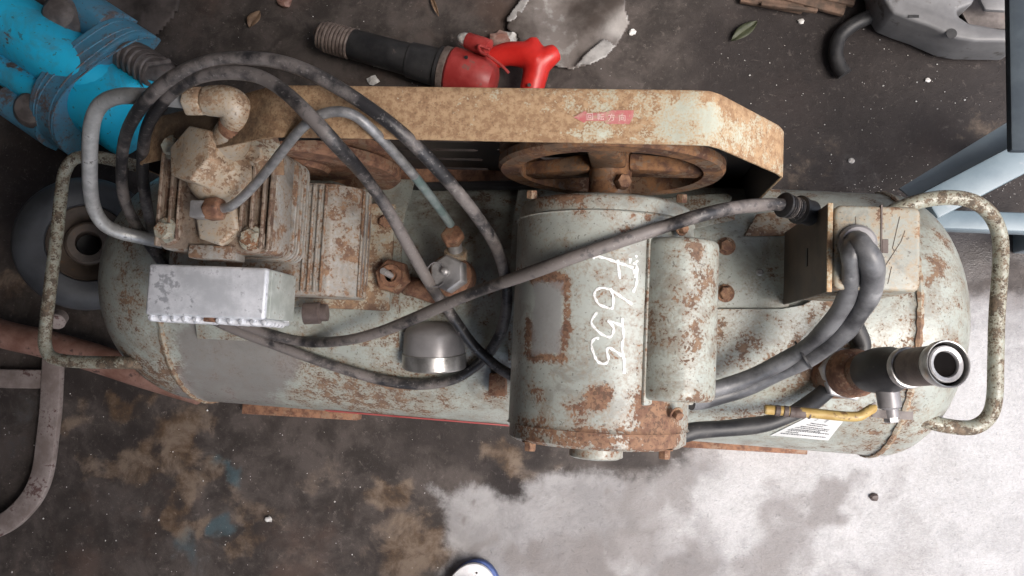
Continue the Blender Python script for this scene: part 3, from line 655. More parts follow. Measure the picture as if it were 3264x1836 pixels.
# handwritten number on the motor
STR = [[(120, 195), (150, 175), (240, 190), (340, 225), (430, 255), (510, 285)], [(360, 205), (365, 270), (380, 390)], [(510, 230), (540, 260), (545, 350), (535, 450), (505, 520)], [(480, 190), (475, 240)], [(530, 178), (548, 165)], [(518, 238), (556, 212)], [(515, 300), (528, 380)],
       [(500, 635), (420, 580), (300, 500), (230, 475), (160, 490), (135, 540), (150, 590), (190, 640), (290, 675)], [(290, 480), (315, 560), (315, 640), (300, 685)],
       [(160, 710), (105, 805), (160, 885), (230, 935), (290, 945), (320, 890), (310, 840), (265, 795), (330, 810), (420, 850)], [(400, 765), (410, 850), (415, 950), (400, 1050), (420, 1180), (420, 1300)],
       [(180, 965), (140, 960), (105, 1020), (125, 1100), (150, 1160), (180, 1195), (240, 1205), (270, 1160), (255, 1090), (270, 1050), (330, 1080), (400, 1130)]]
b = B()
for st in STR:
    pts = spline([Vector((1850+x/3.02, 760+y/3.02, 0)) for x, y in st], 6); rows = []
    for i, p in enumerate(pts):
        t = (pts[min(i+1, len(pts)-1)]-pts[max(i-1, 0)]).normalized(); n = Vector((-t.y, t.x, 0))*(3.9+1.1*math.sin(i*.9))
        rows.append([onmotor(p.x-n.x, p.y-n.y, .0006), onmotor(p.x, p.y, .0009), onmotor(p.x+n.x, p.y+n.y, .0006)])
    b.grid(rows)
mk('marker_writing', b, M['white'], mo)
# capacitor cover on the right shoulder of the motor
ca = math.radians(37); nrm = Vector((math.sin(ca), 0, math.cos(ca))); tg = Vector((math.cos(ca), 0, -math.sin(ca)))
base = Vector((.0735, 0, .6555))
sect = []
for k in range(25):                                  # half-round section
    a = math.pi*k/24; sect.append((-.040*math.cos(a), .012+.044*max(0, math.sin(a))**.88))
sect = [(-.040, 0)]+sect+[(.040, 0)]
ycs = [(-.0405, .80), (-.0395, .92), (-.037, .98), (-.033, 1)]+[(y, 1) for y in np.linspace(-.03, .115, 20)]+[(.119, 1), (.123, .98), (.1255, .92), (.1265, .80)]
rows = [[base+tg*(u*s_)+nrm*(v*s_ if v > .01 else v)+Vector((0, y, 0)) for u, v in sect] for y, s_ in ycs]
cv = mk('capacitor_cover', B().grid(rows, closed_u=True, cap=True), M['paint'], mo, smooth=50, attrs={'rust': blobs([(2230, 900, 40, .07, 4, 90), (2180, 790, 60, .04), (2220, 800, 30, .1), (2240, 1270, 50, .1), (2130, 1000, 60, .02, 4, 90)]), 'dirt_shade': blobs([(2090, 1000, 40, .2, 6, 90)])})
def tsk(y0, y1, s):
    return [base+tg*s[0]+Vector((0, y0, 0))]
rows = [[base+tg*u+nrm*.006+Vector((0, y, 0)) for u in (-.044, .044)] for y in (-.047, .133)]
mk('cover_flange', B().prism([base+tg*-.042+nrm*.010+Vector((0, -.046, 0)), base+tg*.042+nrm*-.006+Vector((0, -.046, 0)), base+tg*.042+nrm*-.006+Vector((0, .132, 0)), base+tg*-.042+nrm*.010+Vector((0, .132, 0))], nrm*.006), M['paint_motor'], mo, bevel=.002)
put_bolts([(base+tg*-.002+nrm*.020+Vector((0, -.053, 0)), nrm+Vector((0, -.6, .2))), (base+tg*-.005+nrm*.022+Vector((0, .138, 0)), nrm)], .0055, .006, M['boltrust'], mo)
mk('cover_screw', B().lathe(base+tg*.018+nrm*.047+Vector((0, -.006, 0)), nrm+tg*.5, [(0, .005), (.003, .0045), (.0045, .002)], 14), M['bolt'], cv)
# ---- pulleys and belt
pm = Vector((.008, .215, .602))
b = B(); rim = [(-.004, .105), (-.004, .126), (.0, .129), (.008, .129), (.013, .118), (.018, .129), (.026, .129), (.028, .126), (.028, .105)]
seg = 96; rows = []
for h, r in rim: rows.append([pm+Vector((r*math.cos(2*math.pi*k/seg), h, r*math.sin(2*math.pi*k/seg))) for k in range(seg)])
b.grid(rows, closed_u=True, closed_v=True)
mpul = mk('motor_pulley', b, M['pulley'], AC)
mk('hub', B().lathe(pm+Vector((0, -.036, 0)), (0, 1, 0), [(0, .018), (.001, .0245), (.058, .0245), (.06, .018)], 32), M['pulley'], mpul, bevel=.001)
for a in (97, -8, 205):
    a = math.radians(a); d = Vector((math.cos(a), 0, math.sin(a))); n = Vector((-d.z, 0, d.x))
    i0, i1 = pm+d*.018, pm+d*.110
    mk('spoke', B().add([i0-n*.02+Vector((0, -.002, 0)), i0+n*.02+Vector((0, -.002, 0)), i0+n*.02+Vector((0, .018, 0)), i0-n*.02+Vector((0, .018, 0)), i1-n*.015+Vector((0, 0, 0)), i1+n*.015, i1+n*.015+Vector((0, .016, 0)), i1-n*.015+Vector((0, .016, 0))],
                     [(0, 1, 2, 3), (7, 6, 5, 4), (0, 4, 5, 1), (1, 5, 6, 2), (2, 6, 7, 3), (3, 7, 4, 0)]), M['pulley'], mpul, bevel=.004)
put_bolts([(pm+Vector((.012, -.018, .021)), (.35, 0, .9))], .009, .012, M['boltrust'], mpul, wash=False)
pp = Vector((PX+.034, .222, .530))
rows = []
for h, r in [(.0, .02), (.0, .042), (.006, .046), (.008, .092), (-.004, .099), (-.004, .133), (.0, .137), (.010, .137), (.014, .127), (.018, .137), (.026, .137), (.026, .02)]:
    rows.append([pp+Vector((r*math.cos(2*math.pi*k/seg), h, r*math.sin(2*math.pi*k/seg))) for k in range(seg)])
ppul = mk('pump_pulley', B().grid(rows, closed_u=True), M['brown'], AC)
a_c, a_r, b_c, b_r = Vector((pp.x, 0, pp.z)), .133, Vector((pm.x, 0, pm.z)), .125
dv = b_c-a_c; L = dv.length; th = math.atan2(dv.z, dv.x); off = math.acos((a_r-b_r)/L); path = []
for k in range(31):
    a = th-off+(2*off)*k/30; path.append(b_c+Vector((math.cos(a), 0, math.sin(a)))*b_r)
for k in range(41):
    a = th+off+(2*math.pi-2*off)*k/40; path.append(a_c+Vector((math.cos(a), 0, math.sin(a)))*a_r)
rows = []
for i, p in enumerate(path):
    t = (path[(i+1) % len(path)]-path[i-1]).normalized(); n = Vector((t.z, 0, -t.x))
    rows.append([p+n*.005+Vector((0, .223, 0)), p+n*.005+Vector((0, .236, 0)), p-n*.004+Vector((0, .233, 0)), p-n*.004+Vector((0, .226, 0))])
mk('drive_belt', B().grid(rows, closed_u=True, closed_v=True), M['black'], AC)
# ---- belt guard: top strip bent over, back panel with slots
GX = [(-.560, .30), (-.560, .60), (-.548, .632), (-.345, .757), (-.328, .7645), (-.30, .766), (.082, .766), (.098, .764), (.110, .754), (.185, .656), (.193, .64), (.194, .30)]
gp = []
for i in range(len(GX)-1):
    a, b_ = Vector((GX[i][0], 0, GX[i][1])), Vector((GX[i+1][0], 0, GX[i+1][1])); n = max(1, int((b_-a).length/.009))
    for k in range(n): gp.append(a.lerp(b_, k/n))
gp.append(Vector((GX[-1][0], 0, GX[-1][1])))
rows = []
for i, p in enumerate(gp):
    t = (gp[min(i+1, len(gp)-1)]-gp[max(i-1, 0)]).normalized(); n = Vector((-t.z, 0, t.x))
    ys = np.linspace(.2035, .2535, 7)
    out = [p+Vector((0, y, 0)) for y in ys]+[p-n*.0015+Vector((0, .2565, 0)), p-n*.004+Vector((0, .2575, 0))]
    inn = [p-n*.004+Vector((0, .2550, 0)), p-n*.0025+Vector((0, .2520, 0)), p-n*.0022+Vector((0, .2035, 0))]
    rows.append(out+inn)
gb = B().grid(rows, closed_u=True, cap=True)
gd = mk('belt_guard', gb, M['guard'], AC, attrs={'rust': blobs([(1150, 350, 350, .10, 2, 0), (700, 350, 200, .12, 2), (1900, 340, 110, .03, 3), (2180, 390, 75, -.055, 1.0, 70), (2262, 370, 50, -.10, .8, 0), (2380, 440, 60, -.03), (2450, 470, 60, .08, 1.2, 60), (1880, 430, 40, -.10, 1.8), (2330, 320, 50, .1, 2.4, 25), (1600, 320, 70, -.03, 4), (1990, 320, 20, .25)]), 'dirt_shade': blobs([(850, 380, 200, .35, 2), (600, 370, 170, .55, 1.3)])})  # left end darkened for its slope's shade, through the dirt mask
rows = []
for i, p in enumerate(gp):
    t = (gp[min(i+1, len(gp)-1)]-gp[max(i-1, 0)]).normalized(); n = Vector((-t.z, 0, t.x))
    rows.append([p-n*.0026+Vector((0, .2042, 0)), p-n*.0045+Vector((0, .2530, 0)), p-n*.0052+Vector((0, .2530, 0)), p-n*.0034+Vector((0, .2042, 0))])
mk('shade_lining', B().grid(rows, closed_u=True, cap=True), M['guard_in'], gd)  # added dark skin that paints the shade inside the strip
# back panel
outl = [(-.5595, .30), (-.5595, .60), (-.547, .631), (-.344, .755), (-.30, .7638), (.082, .7638), (.098, .762), (.108, .752), (.184, .655), (.192, .64), (.193, .30), (.15, .26)]
slots = []
for r_ in range(5):
    za = aty(1580, 450+r_*27, .2545).z; slots.append((-.128, -.112, za))
    slots.append((-.30, -.165, aty(1300, 446+r_*29, .2545).z))
    slots.append((-.085, .06, aty(1780, 452+r_*27, .2545).z))
bm = bmesh.new(); edges = []
def loop(pts):
    vs = [bm.verts.new((x, .2545, z)) for x, z in pts]
    for i in range(len(vs)): edges.append(bm.edges.new((vs[i], vs[(i+1) % len(vs)])))
loop(outl)
for x0, x1, z in slots:
    h = .0058; L_ = []
    for k in range(7): a = -math.pi/2+math.pi*k/6; L_.append((x1+h*math.cos(a), z+h*math.sin(a)))
    for k in range(7): a = math.pi/2+math.pi*k/6; L_.append((x0+h*math.cos(a), z+h*math.sin(a)))
    loop(L_)
bmesh.ops.triangle_fill(bm, use_beauty=True, edges=edges, normal=(0, -1, 0))
b = B(); b.v = [v.co.copy() for v in bm.verts]; bm.verts.index_update(); b.f = [tuple(v.index for v in f.verts) for f in bm.faces]; bm.free()
mk('back_panel', b, M['guard_in'], gd)
mk('bottom_flange', B().add([(-.5, .232, .42), (.15, .232, .42), (.15, .254, .424), (-.5, .254, .424), (-.5, .232, .40), (.15, .232, .40), (.15, .254, .40), (-.5, .254, .40)], [(0, 1, 2, 3), (7, 6, 5, 4), (0, 4, 5, 1), (1, 5, 6, 2), (2, 6, 7, 3), (3, 7, 4, 0)]), M['brown'], gd, bevel=.001)
mk('guard_bracket', B().box(at(2340, 740, .452), (.055, .012, .003), Matrix.Rotation(.5, 3, 'Z')), M['brown'], gd)
# red arrow with the direction of rotation
def arrow_pt(x, y): return at(x, y, .7664)
AR = [(1828, 374), (1866, 352), (1872, 362), (1930, 358), (1950, 352), (2020, 352), (2018, 376), (2005, 396), (1932, 395), (1925, 386), (1870, 385), (1862, 392)]
st = mk('arrow_sticker', B().prism([arrow_pt(x, y) for x, y in AR], (0, 0, .0004)), M['sticker'], gd)
b = B()
for k, ch in enumerate('\u56de\u8ee2\u65b9\u5411'):
    vs, fs = textmesh(ch); c = (1880+k*34.5, 374+k*1.2)
    b.add([arrow_pt(c[0]+v.x*24, c[1]-v.y*24)+Vector((0, 0, .0009)) for v in vs], fs)
mk('sticker_lettering', b, M['pinkink'], gd)
# ---- pressure switch box with cable gland
x0, x1, y0, y1, zt = .231, .318, .080, .166, .687
br = mk('switch_bracket', B().bx(x0-.002, x0+.001, y0-.003, y1+.002, .491, zt-.004), M['bracket'], AC, bevel=.0008)
mk('rusty_edge', B().bx(x0-.003, x0+.0022, y0-.003, y1+.002, zt-.0042, zt-.001), M['guard'], br, bevel=.0006)
b = B().prism([(x, y, .53) for x, y in rrect((x0+.003+x1)/2, (y0+y1)/2, (x1-x0-.003)/2, (y1-y0)/2, .008)], (0, 0, zt-.53))
sb = mk('pressure_switch', b, M['paint_heavy'], AC, bevel=.004, seg=3)
mk('switch_seam', B().bx(.2790, .2805, y0-.0008, y1+.0008, .60, zt+.0008), M['tape'], sb)
mk('seam_notch', B().bx(.2805, .2865, .118, .132, zt-.004, zt+.0007), M['tape'], sb, bevel=.0004, seg=1)
for q in ([(2868, 690), (2845, 790), (2850, 800)], [(2885, 735), (2872, 770), (2820, 850), (2800, 905)], [(2727, 690), (2728, 735)], [(2842, 850), (2830, 905)]):
    mk('scratch', B().tube([at(x, y, zt+.0001) for x, y in q], .00035, 5), M['bracket'], sb)
mk('slot', B().bx(x0-.0030, x0-.0022, .112, .132, .60, .607), M['black'], br)
mk('switch_stem', B().lathe((.275, .12, .46), (0, 0, 1), [(0, .02), (.07, .02)], 24), M['brown'], sb)
g0 = at(2735, 775, zt+.004)
mk('cable_grommet', B().lathe((g0.x, g0.y, zt-.001), (0, 0, 1), [(0, .019), (.005, .019), (.008, .016), (.008, .008)], 28), M['gauge'], sb)
# ---- cables from switch to motor
def cab(pts, r, name, mat, parent, seg=14, n=8): return mk(name, B().tube(spline(pts, n), [r*(1+.10*math.sin(i*.33+r*900)*math.sin(i*.11+r*300)) for i in range((len(pts)-1)*n+1)], seg), mat, parent)
mc = cab([at(x, y, z) for x, y, z in ((2725, 770, .685), (2745, 782, .712), (2770, 815, .715), (2782, 870, .70), (2770, 935, .675), (2735, 1000, .645), (2690, 1055, .615), (2620, 1110, .58), (2540, 1158, .55), (2440, 1205, .53), (2340, 1245, .525), (2250, 1270, .53), (2200, 1280, .54))], .0115, 'motor_cable', M['cable2'], AC)
cab([at(x, y, z) for x, y, z in ((2715, 775, .685), (2712, 800, .708), (2712, 850, .70), (2705, 930, .672), (2670, 1000, .64), (2620, 1060, .605), (2555, 1115, .57), (2460, 1170, .545), (2360, 1215, .535), (2260, 1245, .54), (2200, 1258, .55))], .0095, 'motor_cable', M['cable2'], AC)
cab([Vector((.05, -.04, .505)), Vector((.075, -.062, .50))]+[at(x, y, z) for x, y, z in ((2160, 1382, .495), (2220, 1372, .49), (2350, 1362, .475), (2460, 1345, .465), (2560, 1300, .463), (2640, 1240, .478), (2700, 1170, .485), (2750, 1110, .485), (2730, 1050, .49), (2705, 1000, .495))], .0105, 'motor_cable', M['black'], AC)
mk('cable_tie', B().lathe(at(2560, 1132, .562), Vector((-.8, -.5, -.2)), [(-.0012, .018), (.0012, .018)], 20), M['black'], mc)
# ---- outlet ball valve on its stack
v0 = ontank(2660, 1195, -.004); v1 = at(3021, 1160, .675); vd = (v1-v0); VL = vd.length; vd.normalize()
def vs_(a, b_, r, name, mat, parent, seg=28, bev=.001, pr=None, phase=0):
    pr = pr or [(0, r), ((b_-a), r)]
    return mk(name, B().lathe(v0+vd*a, vd, pr, seg, phase=phase), mat, parent, bevel=bev)
vv = vs_(VL*.33, VL*.70, .023, 'ball_valve', M['black'], AC, pr=[(0, .018), (.006, .024), (.03, .0265), (.052, .0255), (.066, .0205), (VL*.37, .02)])
vs_(-.005, VL*.14, .03, 'valve_boss', M['brown'], vv)
vs_(VL*.10, VL*.15, .031, 'hex_nut', M['zinc'], vv, 6, .001, [(0, .034), (.004, .0345), (.009, .0345), (.010, .032)])
vs_(VL*.15, VL*.28, .028, 'reducer', M['brown'], vv, pr=[(0, .030), (VL*.09, .029), (VL*.13, .024)])
vs_(VL*.27, VL*.345, .022, 'valve_collar', M['brown'], vv, pr=[(0, .021), (VL*.07, .021)])
vs_(VL*.68, VL*.73, .022, 'chrome_ring', M['chrome'], vv, pr=[(0, .021), (.001, .0225), (.008, .0225), (.009, .021)])
vs_(VL*.72, VL*.93, .021, 'quick_coupling', M['spring'], vv, pr=[(0, .018), (.004, .0205), (VL*.2, .0205), (VL*.21, .022)])
cp_ = [(0, .0212), (.008, .0236), (.0155, .0240), (.017, .0232), (.0165, .0222), (.010, .0216), (.0, .0212)]
vs_(VL*.93, VL, .024, 'coupling_mouth', M['chrome'], vv, 40, 0, cp_)
vs_(VL*.93, VL, .02, 'coupling_gap', M['hole'], vv, 32, 0, [(.006, .0217), (.0085, .0216), (.0086, .001)])
vs_(VL*.93, VL, .019, 'inner_ring', M['zinc'], vv, 36, 0, [(.006, .0185), (.0135, .0185), (.0145, .0172), (.0135, .0138), (.012, .0128), (.010, .0126)])
vs_(VL*.93, VL, .0126, 'coupling_bore', M['hole'], vv, 28, 0, [(.0088, .0127), (.0102, .0127), (.0103, .001)])
sp0 = v0+vd*VL*.50; sd_ = (at(2870, 1275, .575)-at(2858, 1195, .575)).normalized()
mk('valve_stem', B().lathe(sp0+sd_*.012, sd_, [(0, .013), (.030, .0125), (.032, .009), (.041, .009)], 20), M['gauge'], vv)
mk('stem_nut', B().hexa(sp0+sd_*.052, sd_, .0085, .007), M['zinc'], vv)
se = sp0+sd_*.05
lp = [se+Vector((.022, -.0, .004)), se+Vector((0, .0, .0055)), se+Vector((-.022, .001, .006))]+[at(x, y, z) for x, y, z in ((2790, 1295, .60), (2755, 1318, .605), (2735, 1328, .607))]
rows = []
for p in spline(lp, 6): rows.append([p+Vector((0, .0045, .001)), p+Vector((0, -.0045, .001)), p+Vector((0, -.0045, -.0015)), p+Vector((0, .0045, -.0015))])
lv = mk('valve_lever', B().grid(rows, closed_u=True, cap=True), M['grimegrey'], vv)
yl = spline([at(x, y, z) for x, y, z in ((2790, 1296, .60), (2756, 1317, .606), (2735, 1327, .608), (2690, 1327, .608), (2600, 1318, .607), (2520, 1311, .606), (2450, 1306, .605), (2436, 1305, .605))], 6)
n_ = len(yl); rr = [.0054 if 1 < i < n_-4 else .0054*(.55 if i >= n_-1 or i == 0 else .9) for i in range(n_)]
b = B().tube(yl, rr, 14); 
for q in b.v: pass
mk('lever_sleeve', b, M['yellow'], vv)
for x in (2478, 2505, 2524, 2548, 2580):
    p = at(x, 1309+(x-2478)*.085, .606); w_ = {2548: .0065, 2580: .001}.get(x, .0028)
    mk('tape_band', B().lathe(p, (1, -.09, 0), [(-w_, .0056), (-w_*.8, .0061), (w_*.8, .0061), (w_, .0056)], 14), M['tape'], vv)
# ---- safety valve, relief valve, gauge
s0 = Vector(at(1450, 880, .53)); 
sv = mk('safety_valve', B().lathe((s0.x-.004, s0.y, .462), (0, 0, 1), [(0, .020), (.03, .020), (.034, .0265), (.078, .0265), (.083, .022)], 32), M['brown'], AC)
mk('valve_hex', B().hexa((s0.x-.002, s0.y, .546), (-.08, 0, 1), .0235, .022, phase=.1), M['zinc'], sv, bevel=.001)
mk('valve_pin', B().lathe((s0.x-.004, s0.y+.001, .567), (-.15, .02, 1), [(0, .005), (.008, .0045), (.010, .002)], 14), M['zinc'], sv)
mk('pull_ring', B().tube([Vector((s0.x-.016, s0.y-.003, .570))+Vector((.012*math.cos(a), .015*math.sin(a), .001)) for a in np.linspace(0.6, 5.7, 22)], .0009, 6), M['gauge'], sv)
f1 = Vector((at(1452, 800, .54))); f2 = Vector(at(1440, 728, .56))
mk('side_branch', B().tube([Vector((s0.x, s0.y+.012, .525)), f1], .0145, 20), M['fit'], sv, bevel=.001)
mk('branch_nipple', B().tube([f1, f1.lerp(f2, .55)], .009, 18), M['zinc'], sv)
mk('branch_nut', B().lathe(f1.lerp(f2, .5), (f2-f1).normalized()+Vector((0, 0, .9)), [(0, .013), (.002, .0145), (.012, .0145), (.014, .012)], 6), M['brown'], sv, bevel=.0008)
r0 = at(1258, 880, .51)
rv = mk('drain_valve', B().lathe((r0.x-.006, r0.y, .465), (0, 0, 1), [(0, .018), (.03, .018)], 24), M['brown'], AC)
mk('hex_nut', B().hexa((r0.x-.004, r0.y, .493), (-.05, 0, 1), .0235, .018, phase=.3), M['brown'], rv, bevel=.001)
mk('valve_ring', B().lathe((r0.x-.004, r0.y, .511), (0, 0, 1), [(0, .015), (.004, .0145), (.004, .008), (.0, .008)], 24), M['brown'], rv)
mk('valve_pin', B().tube([Vector((r0.x-.004, r0.y, .507)), Vector((r0.x-.010, r0.y+.004, .532))], .0042, 12), M['zinc'], rv)
mk('bent_pipe', B().tube(spline([Vector((r0.x+.01, r0.y-.01, .475)), at(1320, 915, .485), at(1365, 930, .48), at(1400, 945, .472)], 6), .013, 16), M['brown'], AC)
gc = at(1385, 1108, .462); gdir = Vector((.03, -1, -.18)).normalized()
gg = mk('pressure_gauge', B().lathe(gc-gdir*.036, gdir, [(0, .016), (.002, .026), (.008, .036), (.016, .0405), (.042, .0418)], 48), M['gauge'], AC)
mk('gauge_bezel', B().lathe(gc+gdir*.006, gdir, [(0, .0418), (.0008, .0432), (.019, .0432), (.021, .041), (.021, .037), (.017, .036)], 48), M['chrome'], gg)
mk('gauge_face', B().lathe(gc+gdir*.022, gdir, [(0, .036), (.0005, .036)], 40), M['paper'], gg)
mk('gauge_stem', B().lathe(gc-gdir*.02-Vector((0, 0, .055)), (0, 0, 1), [(0, .009), (.03, .009)], 16), M['brown'], gg)
mk('tank_bracket', B().box(ontank(1588, 1225, .008), (.022, .03, .03)), M['brown'], AC, bevel=.002)

# ================================================================ POWER CABLE
RC = .0070
pc = [at(2640, 705, .60), at(2590, 680, .625), at(2540, 660, .645), at(2480, 652, .655), at(2420, 654, .668), at(2330, 664, .69), at(2220, 690, .708)]
pc += [onmotor(2100, 728, .012), onmotor(1980, 768, .010), onmotor(1850, 812, .010), onmotor(1750, 848, .012)]
pc += [at(1650, 884, .668), at(1540, 922, .63), at(1430, 966, .592), at(1320, 1015, .558), at(1210, 1058, .53), at(1100, 1085, .51)]
pc += [ontank(980, 1090, .010), ontank(870, 1068, .010), ontank(760, 1028, .010), ontank(650, 970, .012), ontank(560, 890, .02), at(490, 800, .50), at(425, 700, .52), at(393, 620, .56), at(388, 520, .62), at(402, 430, .68), at(440, 355, .74), at(500, 285, .775), at(580, 230, .79), at(680, 195, .795), at(790, 186, .797), at(900, 200, .796), at(1010, 242, .793)]
pc += [at(1130, 312, .785), at(1250, 398, .775), at(1350, 490, .75), at(1440, 590, .71), at(1520, 690, .665), at(1580, 785, .62), at(1610, 880, .58), at(1614, 980, .545), at(1590, 1075, .51)]
pc += [ontank(1530, 1155, .010), ontank(1450, 1208, .010), ontank(1350, 1226, .010), ontank(1240, 1216, .010), ontank(1120, 1185, .010), ontank(1000, 1145, .010), ontank(880, 1100, .010), ontank(760, 1055, .012), ontank(650, 1000, .014), ontank(560, 920, .02), at(500, 790, .485), at(475, 690, .52), at(458, 590, .57), at(455, 500, .63), at(468, 410, .69), at(510, 335, .74), at(570, 275, .775), at(650, 240, .79), at(740, 231, .795), at(830, 246, .795), at(910, 295, .800), at(990, 372, .804), at(1080, 470, .785), at(1160, 560, .71), at(1240, 675, .66), at(1310, 800, .61), at(1380, 920, .56), at(1440, 1005, .53), at(1500, 1090, .505), at(1555, 1145, .49), at(1610, 1185, .485), at(1670, 1205, .488), Vector((-.05, -.01, .502))]
CB = thing('power_cable', (pc[0].x, pc[0].y, 0), 'thick worn black power cable looped in wide coils over the pump, belt guard and motor', 'cable')
mk('sheath', B().tube(spline(pc, 8), [RC*(1+.05*math.sin(i*.21)*math.sin(i*.037+1)) for i in range((len(pc)-1)*8+1)], 16), M['rubber'], CB)
g1, g2 = at(2495, 652, .655), at(2590, 682, .63)
gd_ = (g2-g1).normalized()
gl = mk('strain_relief', B().lathe(g1, gd_, [(0, .009), (.001, .0135), (.004, .0135), (.005, .011), (.022, .0118), (.023, .0155), (.027, .0155), (.028, .0135), (.042, .014), (.043, .012)], 24), M['black'], CB)
for k in range(6):
    mk('gland_ring', B().lathe(g1+gd_*(.0065+k*.0027), gd_, [(0, .0115), (.0004, .0126), (.0012, .0126), (.0016, .0115)], 20), M['rubber'], gl)

# ================================================================ THINGS ON THE FLOOR AROUND
# red chipping hammer
HZ = .052
h0, h1 = at(1120, 140, HZ), at(1420, 222, HZ); hd_ = (h1-h0).normalized()
CH = thing('chipping_hammer', (h0.x, h0.y, 0), 'red and black pneumatic chipping hammer with coil spring nose lying behind the belt guard', 'power tool')
HL = (h1-h0).length
mk('barrel', B().lathe(h0, hd_, [(0, .027), (.004, .029), (HL*.6, .0305), (HL*.62, .031), (HL*.63, .034), (HL*.92, .036), (HL*.93, .041), (HL*.985, .042), (HL, .04)], 40), M['black'], CH)
mk('clamp_band', B().lathe(h1-hd_*.006, hd_, [(0, .0425), (.001, .0438), (.012, .0438), (.013, .0425)], 40), M['spring'], CH)
pts = []
for k in range(9*16+1):
    a = 2*math.pi*k/16; s_ = k/(9*16); x, y, d = fr(hd_); r = .0265-.006*max(0, s_-.72)/.28
    pts.append(h0-hd_*(s_*.068)+x*(r*math.cos(a))+y*(r*math.sin(a)))
mk('coil_spring', B().tube(pts, .0042, 8), M['spring'], CH)
mk('nose', B().lathe(h0, -hd_, [(0, .021), (.06, .019), (.075, .013), (.077, .004)], 24), M['spring'], CH)
rh = h1+hd_*.008
mk('cylinder_housing', B().lathe(rh, hd_, [(0, .043), (.004, .046), (.05, .046), (.075, .044), (.088, .036), (.094, .02)], 40), M['redworn'], CH)
iv = Vector((.55, .25, .25)).normalized()
ip = at(1488, 128, .085)
mk('air_inlet', B().tube([ip, at(1560, 155, .09)], [.015, .017], 20), M['redworn'], CH, bevel=.002)
mk('inlet_wrap', B().lathe(ip, (ip-at(1560, 155, .09)).normalized(), [(0, .0135), (.008, .012), (.016, .008), (.019, .003)], 10), M['pebble'], CH)
hnd = B()
T = lambda L, r: hnd.tube(spline(L, 6), r, 16)
def lin(a, b_, n): return list(np.linspace(a, b_, n))
P1 = [at(1560, 190, .06), at(1620, 172, .068), at(1680, 178, .072), at(1715, 200, .072)]; T(P1, lin(.02, .027, 19))
P2 = [at(1712, 205, .07), at(1702, 160, .074), at(1692, 128, .072)]; T(P2, lin(.024, .0135, 13))
P3 = [at(1715, 205, .072), at(1750, 180, .074), at(1775, 165, .072)]; T(P3, lin(.024, .0165, 13))
P4 = [at(1715, 195, .072), at(1706, 240, .07), at(1690, 300, .066), at(1665, 360, .06), at(1600, 380, .055), at(1545, 350, .05)]; T(P4, lin(.026, .016, 31))
hobj = mk('d_handle', hnd, M['red'], CH)
hobj.modifiers.new('merge', 'REMESH'); hobj.modifiers[0].mode = 'VOXEL'; hobj.modifiers[0].voxel_size = .0035; hobj.modifiers[0].use_smooth_shade = True
sm = hobj.modifiers.new('soft', 'SMOOTH'); sm.iterations = 6; sm.factor = .5
mk('throttle_lever', B().tube(spline([at(1562, 158, .105), at(1528, 145, .11), at(1532, 165, .112), at(1560, 180, .112), at(1600, 210, .11), at(1622, 233, .105)], 6), .0028, 8), M['redworn'], CH)
mk('housing_hole', B().lathe(at(1486, 183, .0985), (0, 0, 1), [(0, .0035), (.001, .0035)], 12), M['black'], CH)
mk('handle_hole', B().lathe(at(1687, 271, .0955), (.1, -.3, 1), [(0, .0035), (.001, .0035)], 12), M['black'], CH)

# blue breaker at the left
bo = at(225, 215, .10); ua = Vector((.86, -.51, 0)).normalized(); va = Vector((.51, .86, 0)).normalized()
BT = thing('blue_breaker', (bo.x, bo.y, 0), 'cyan blue painted cast breaker tool with grimy bolted flange at upper left', 'power tool')
def bl(u, v, z): return Vector((bo.x, bo.y, 0))+ua*u+va*v+Vector((0, 0, z))
def hump(u0, u1, prof, name, mat, parent, nu=20, end=.0, bev=0, wob=0, attrs=None):
    rows = []
    for i in range(nu+1):
        u = u0+(u1-u0)*i/nu; e = 1-end*max(0, (i/nu-.75)/.25)**2
        rows.append([bl(u+wob*math.sin(v*18), v*e, z*(e if z > .02 else 1)) for v, z in prof])
    return mk(name, B().grid(rows, closed_u=True, cap=True), mat, parent, bevel=bev, attrs=attrs)
def arch(v0, w, z0, h, n=18, p=.7):
    return [(v0-w*math.cos(math.pi*k/n), z0+h*max(0, math.sin(math.pi*k/n))**p) for k in range(n+1)]
bbody = hump(-.6, .10, arch(.004, .066, .01, .155), 'barrel', M['blue'], BT, 40, end=.3, attrs={'rust': blobs([(175, 155, 18, .2), (120, 265, 22, .16, 5, 31), (20, 120, 40, .12)])})
hump(-.6, .0, arch(-.072, .042, .01, .10), 'side_tube', M['blue'], BT, 30, attrs={'rust': blobs([(60, 210, 26, .2, 5, 31)])})
fb = hump(-.01, .055, arch(-.005, .150, .005, .135, 28, .8), 'flange', M['bluegrime'], BT, 10, bev=.004, wob=.012)
hump(-.09, .0, arch(.105, .045, .005, .10), 'lug', M['bluegrime'], BT, 10)
hump(-.11, .0, arch(-.125, .040, .005, .085), 'lug', M['bluegrime'], BT, 10)
for k, u in enumerate((.004, .02, .043, .06)):
    rows = []
    for j in range(25):
        v = -.150+.290*j/24; z = .005+.135*max(0, math.sin(math.acos(max(-1, min(1, -(v+.005)/.150)))))**.8; c = bl(u+.012*math.sin(v*18)+.012*(k % 2)*math.sin(v*9), v, z)
        rows.append([c+ua*.002*math.cos(q)+Vector((0, 0, .0022*math.sin(q))) for q in [2*math.pi*m_/6 for m_ in range(6)]])
    mk('seam_ridge', B().grid(rows, closed_u=True), M['bluegrime'], BT)
hump(.04, .150, arch(-.016, .085, .005, .125, 18, .8), 'nose', M['blue'], BT, 16, end=.35)
sg = hump(.055, .125, arch(.078, .040, .005, .105), 'ribbed_stub', M['grimegrey'], BT, 10, end=.1)
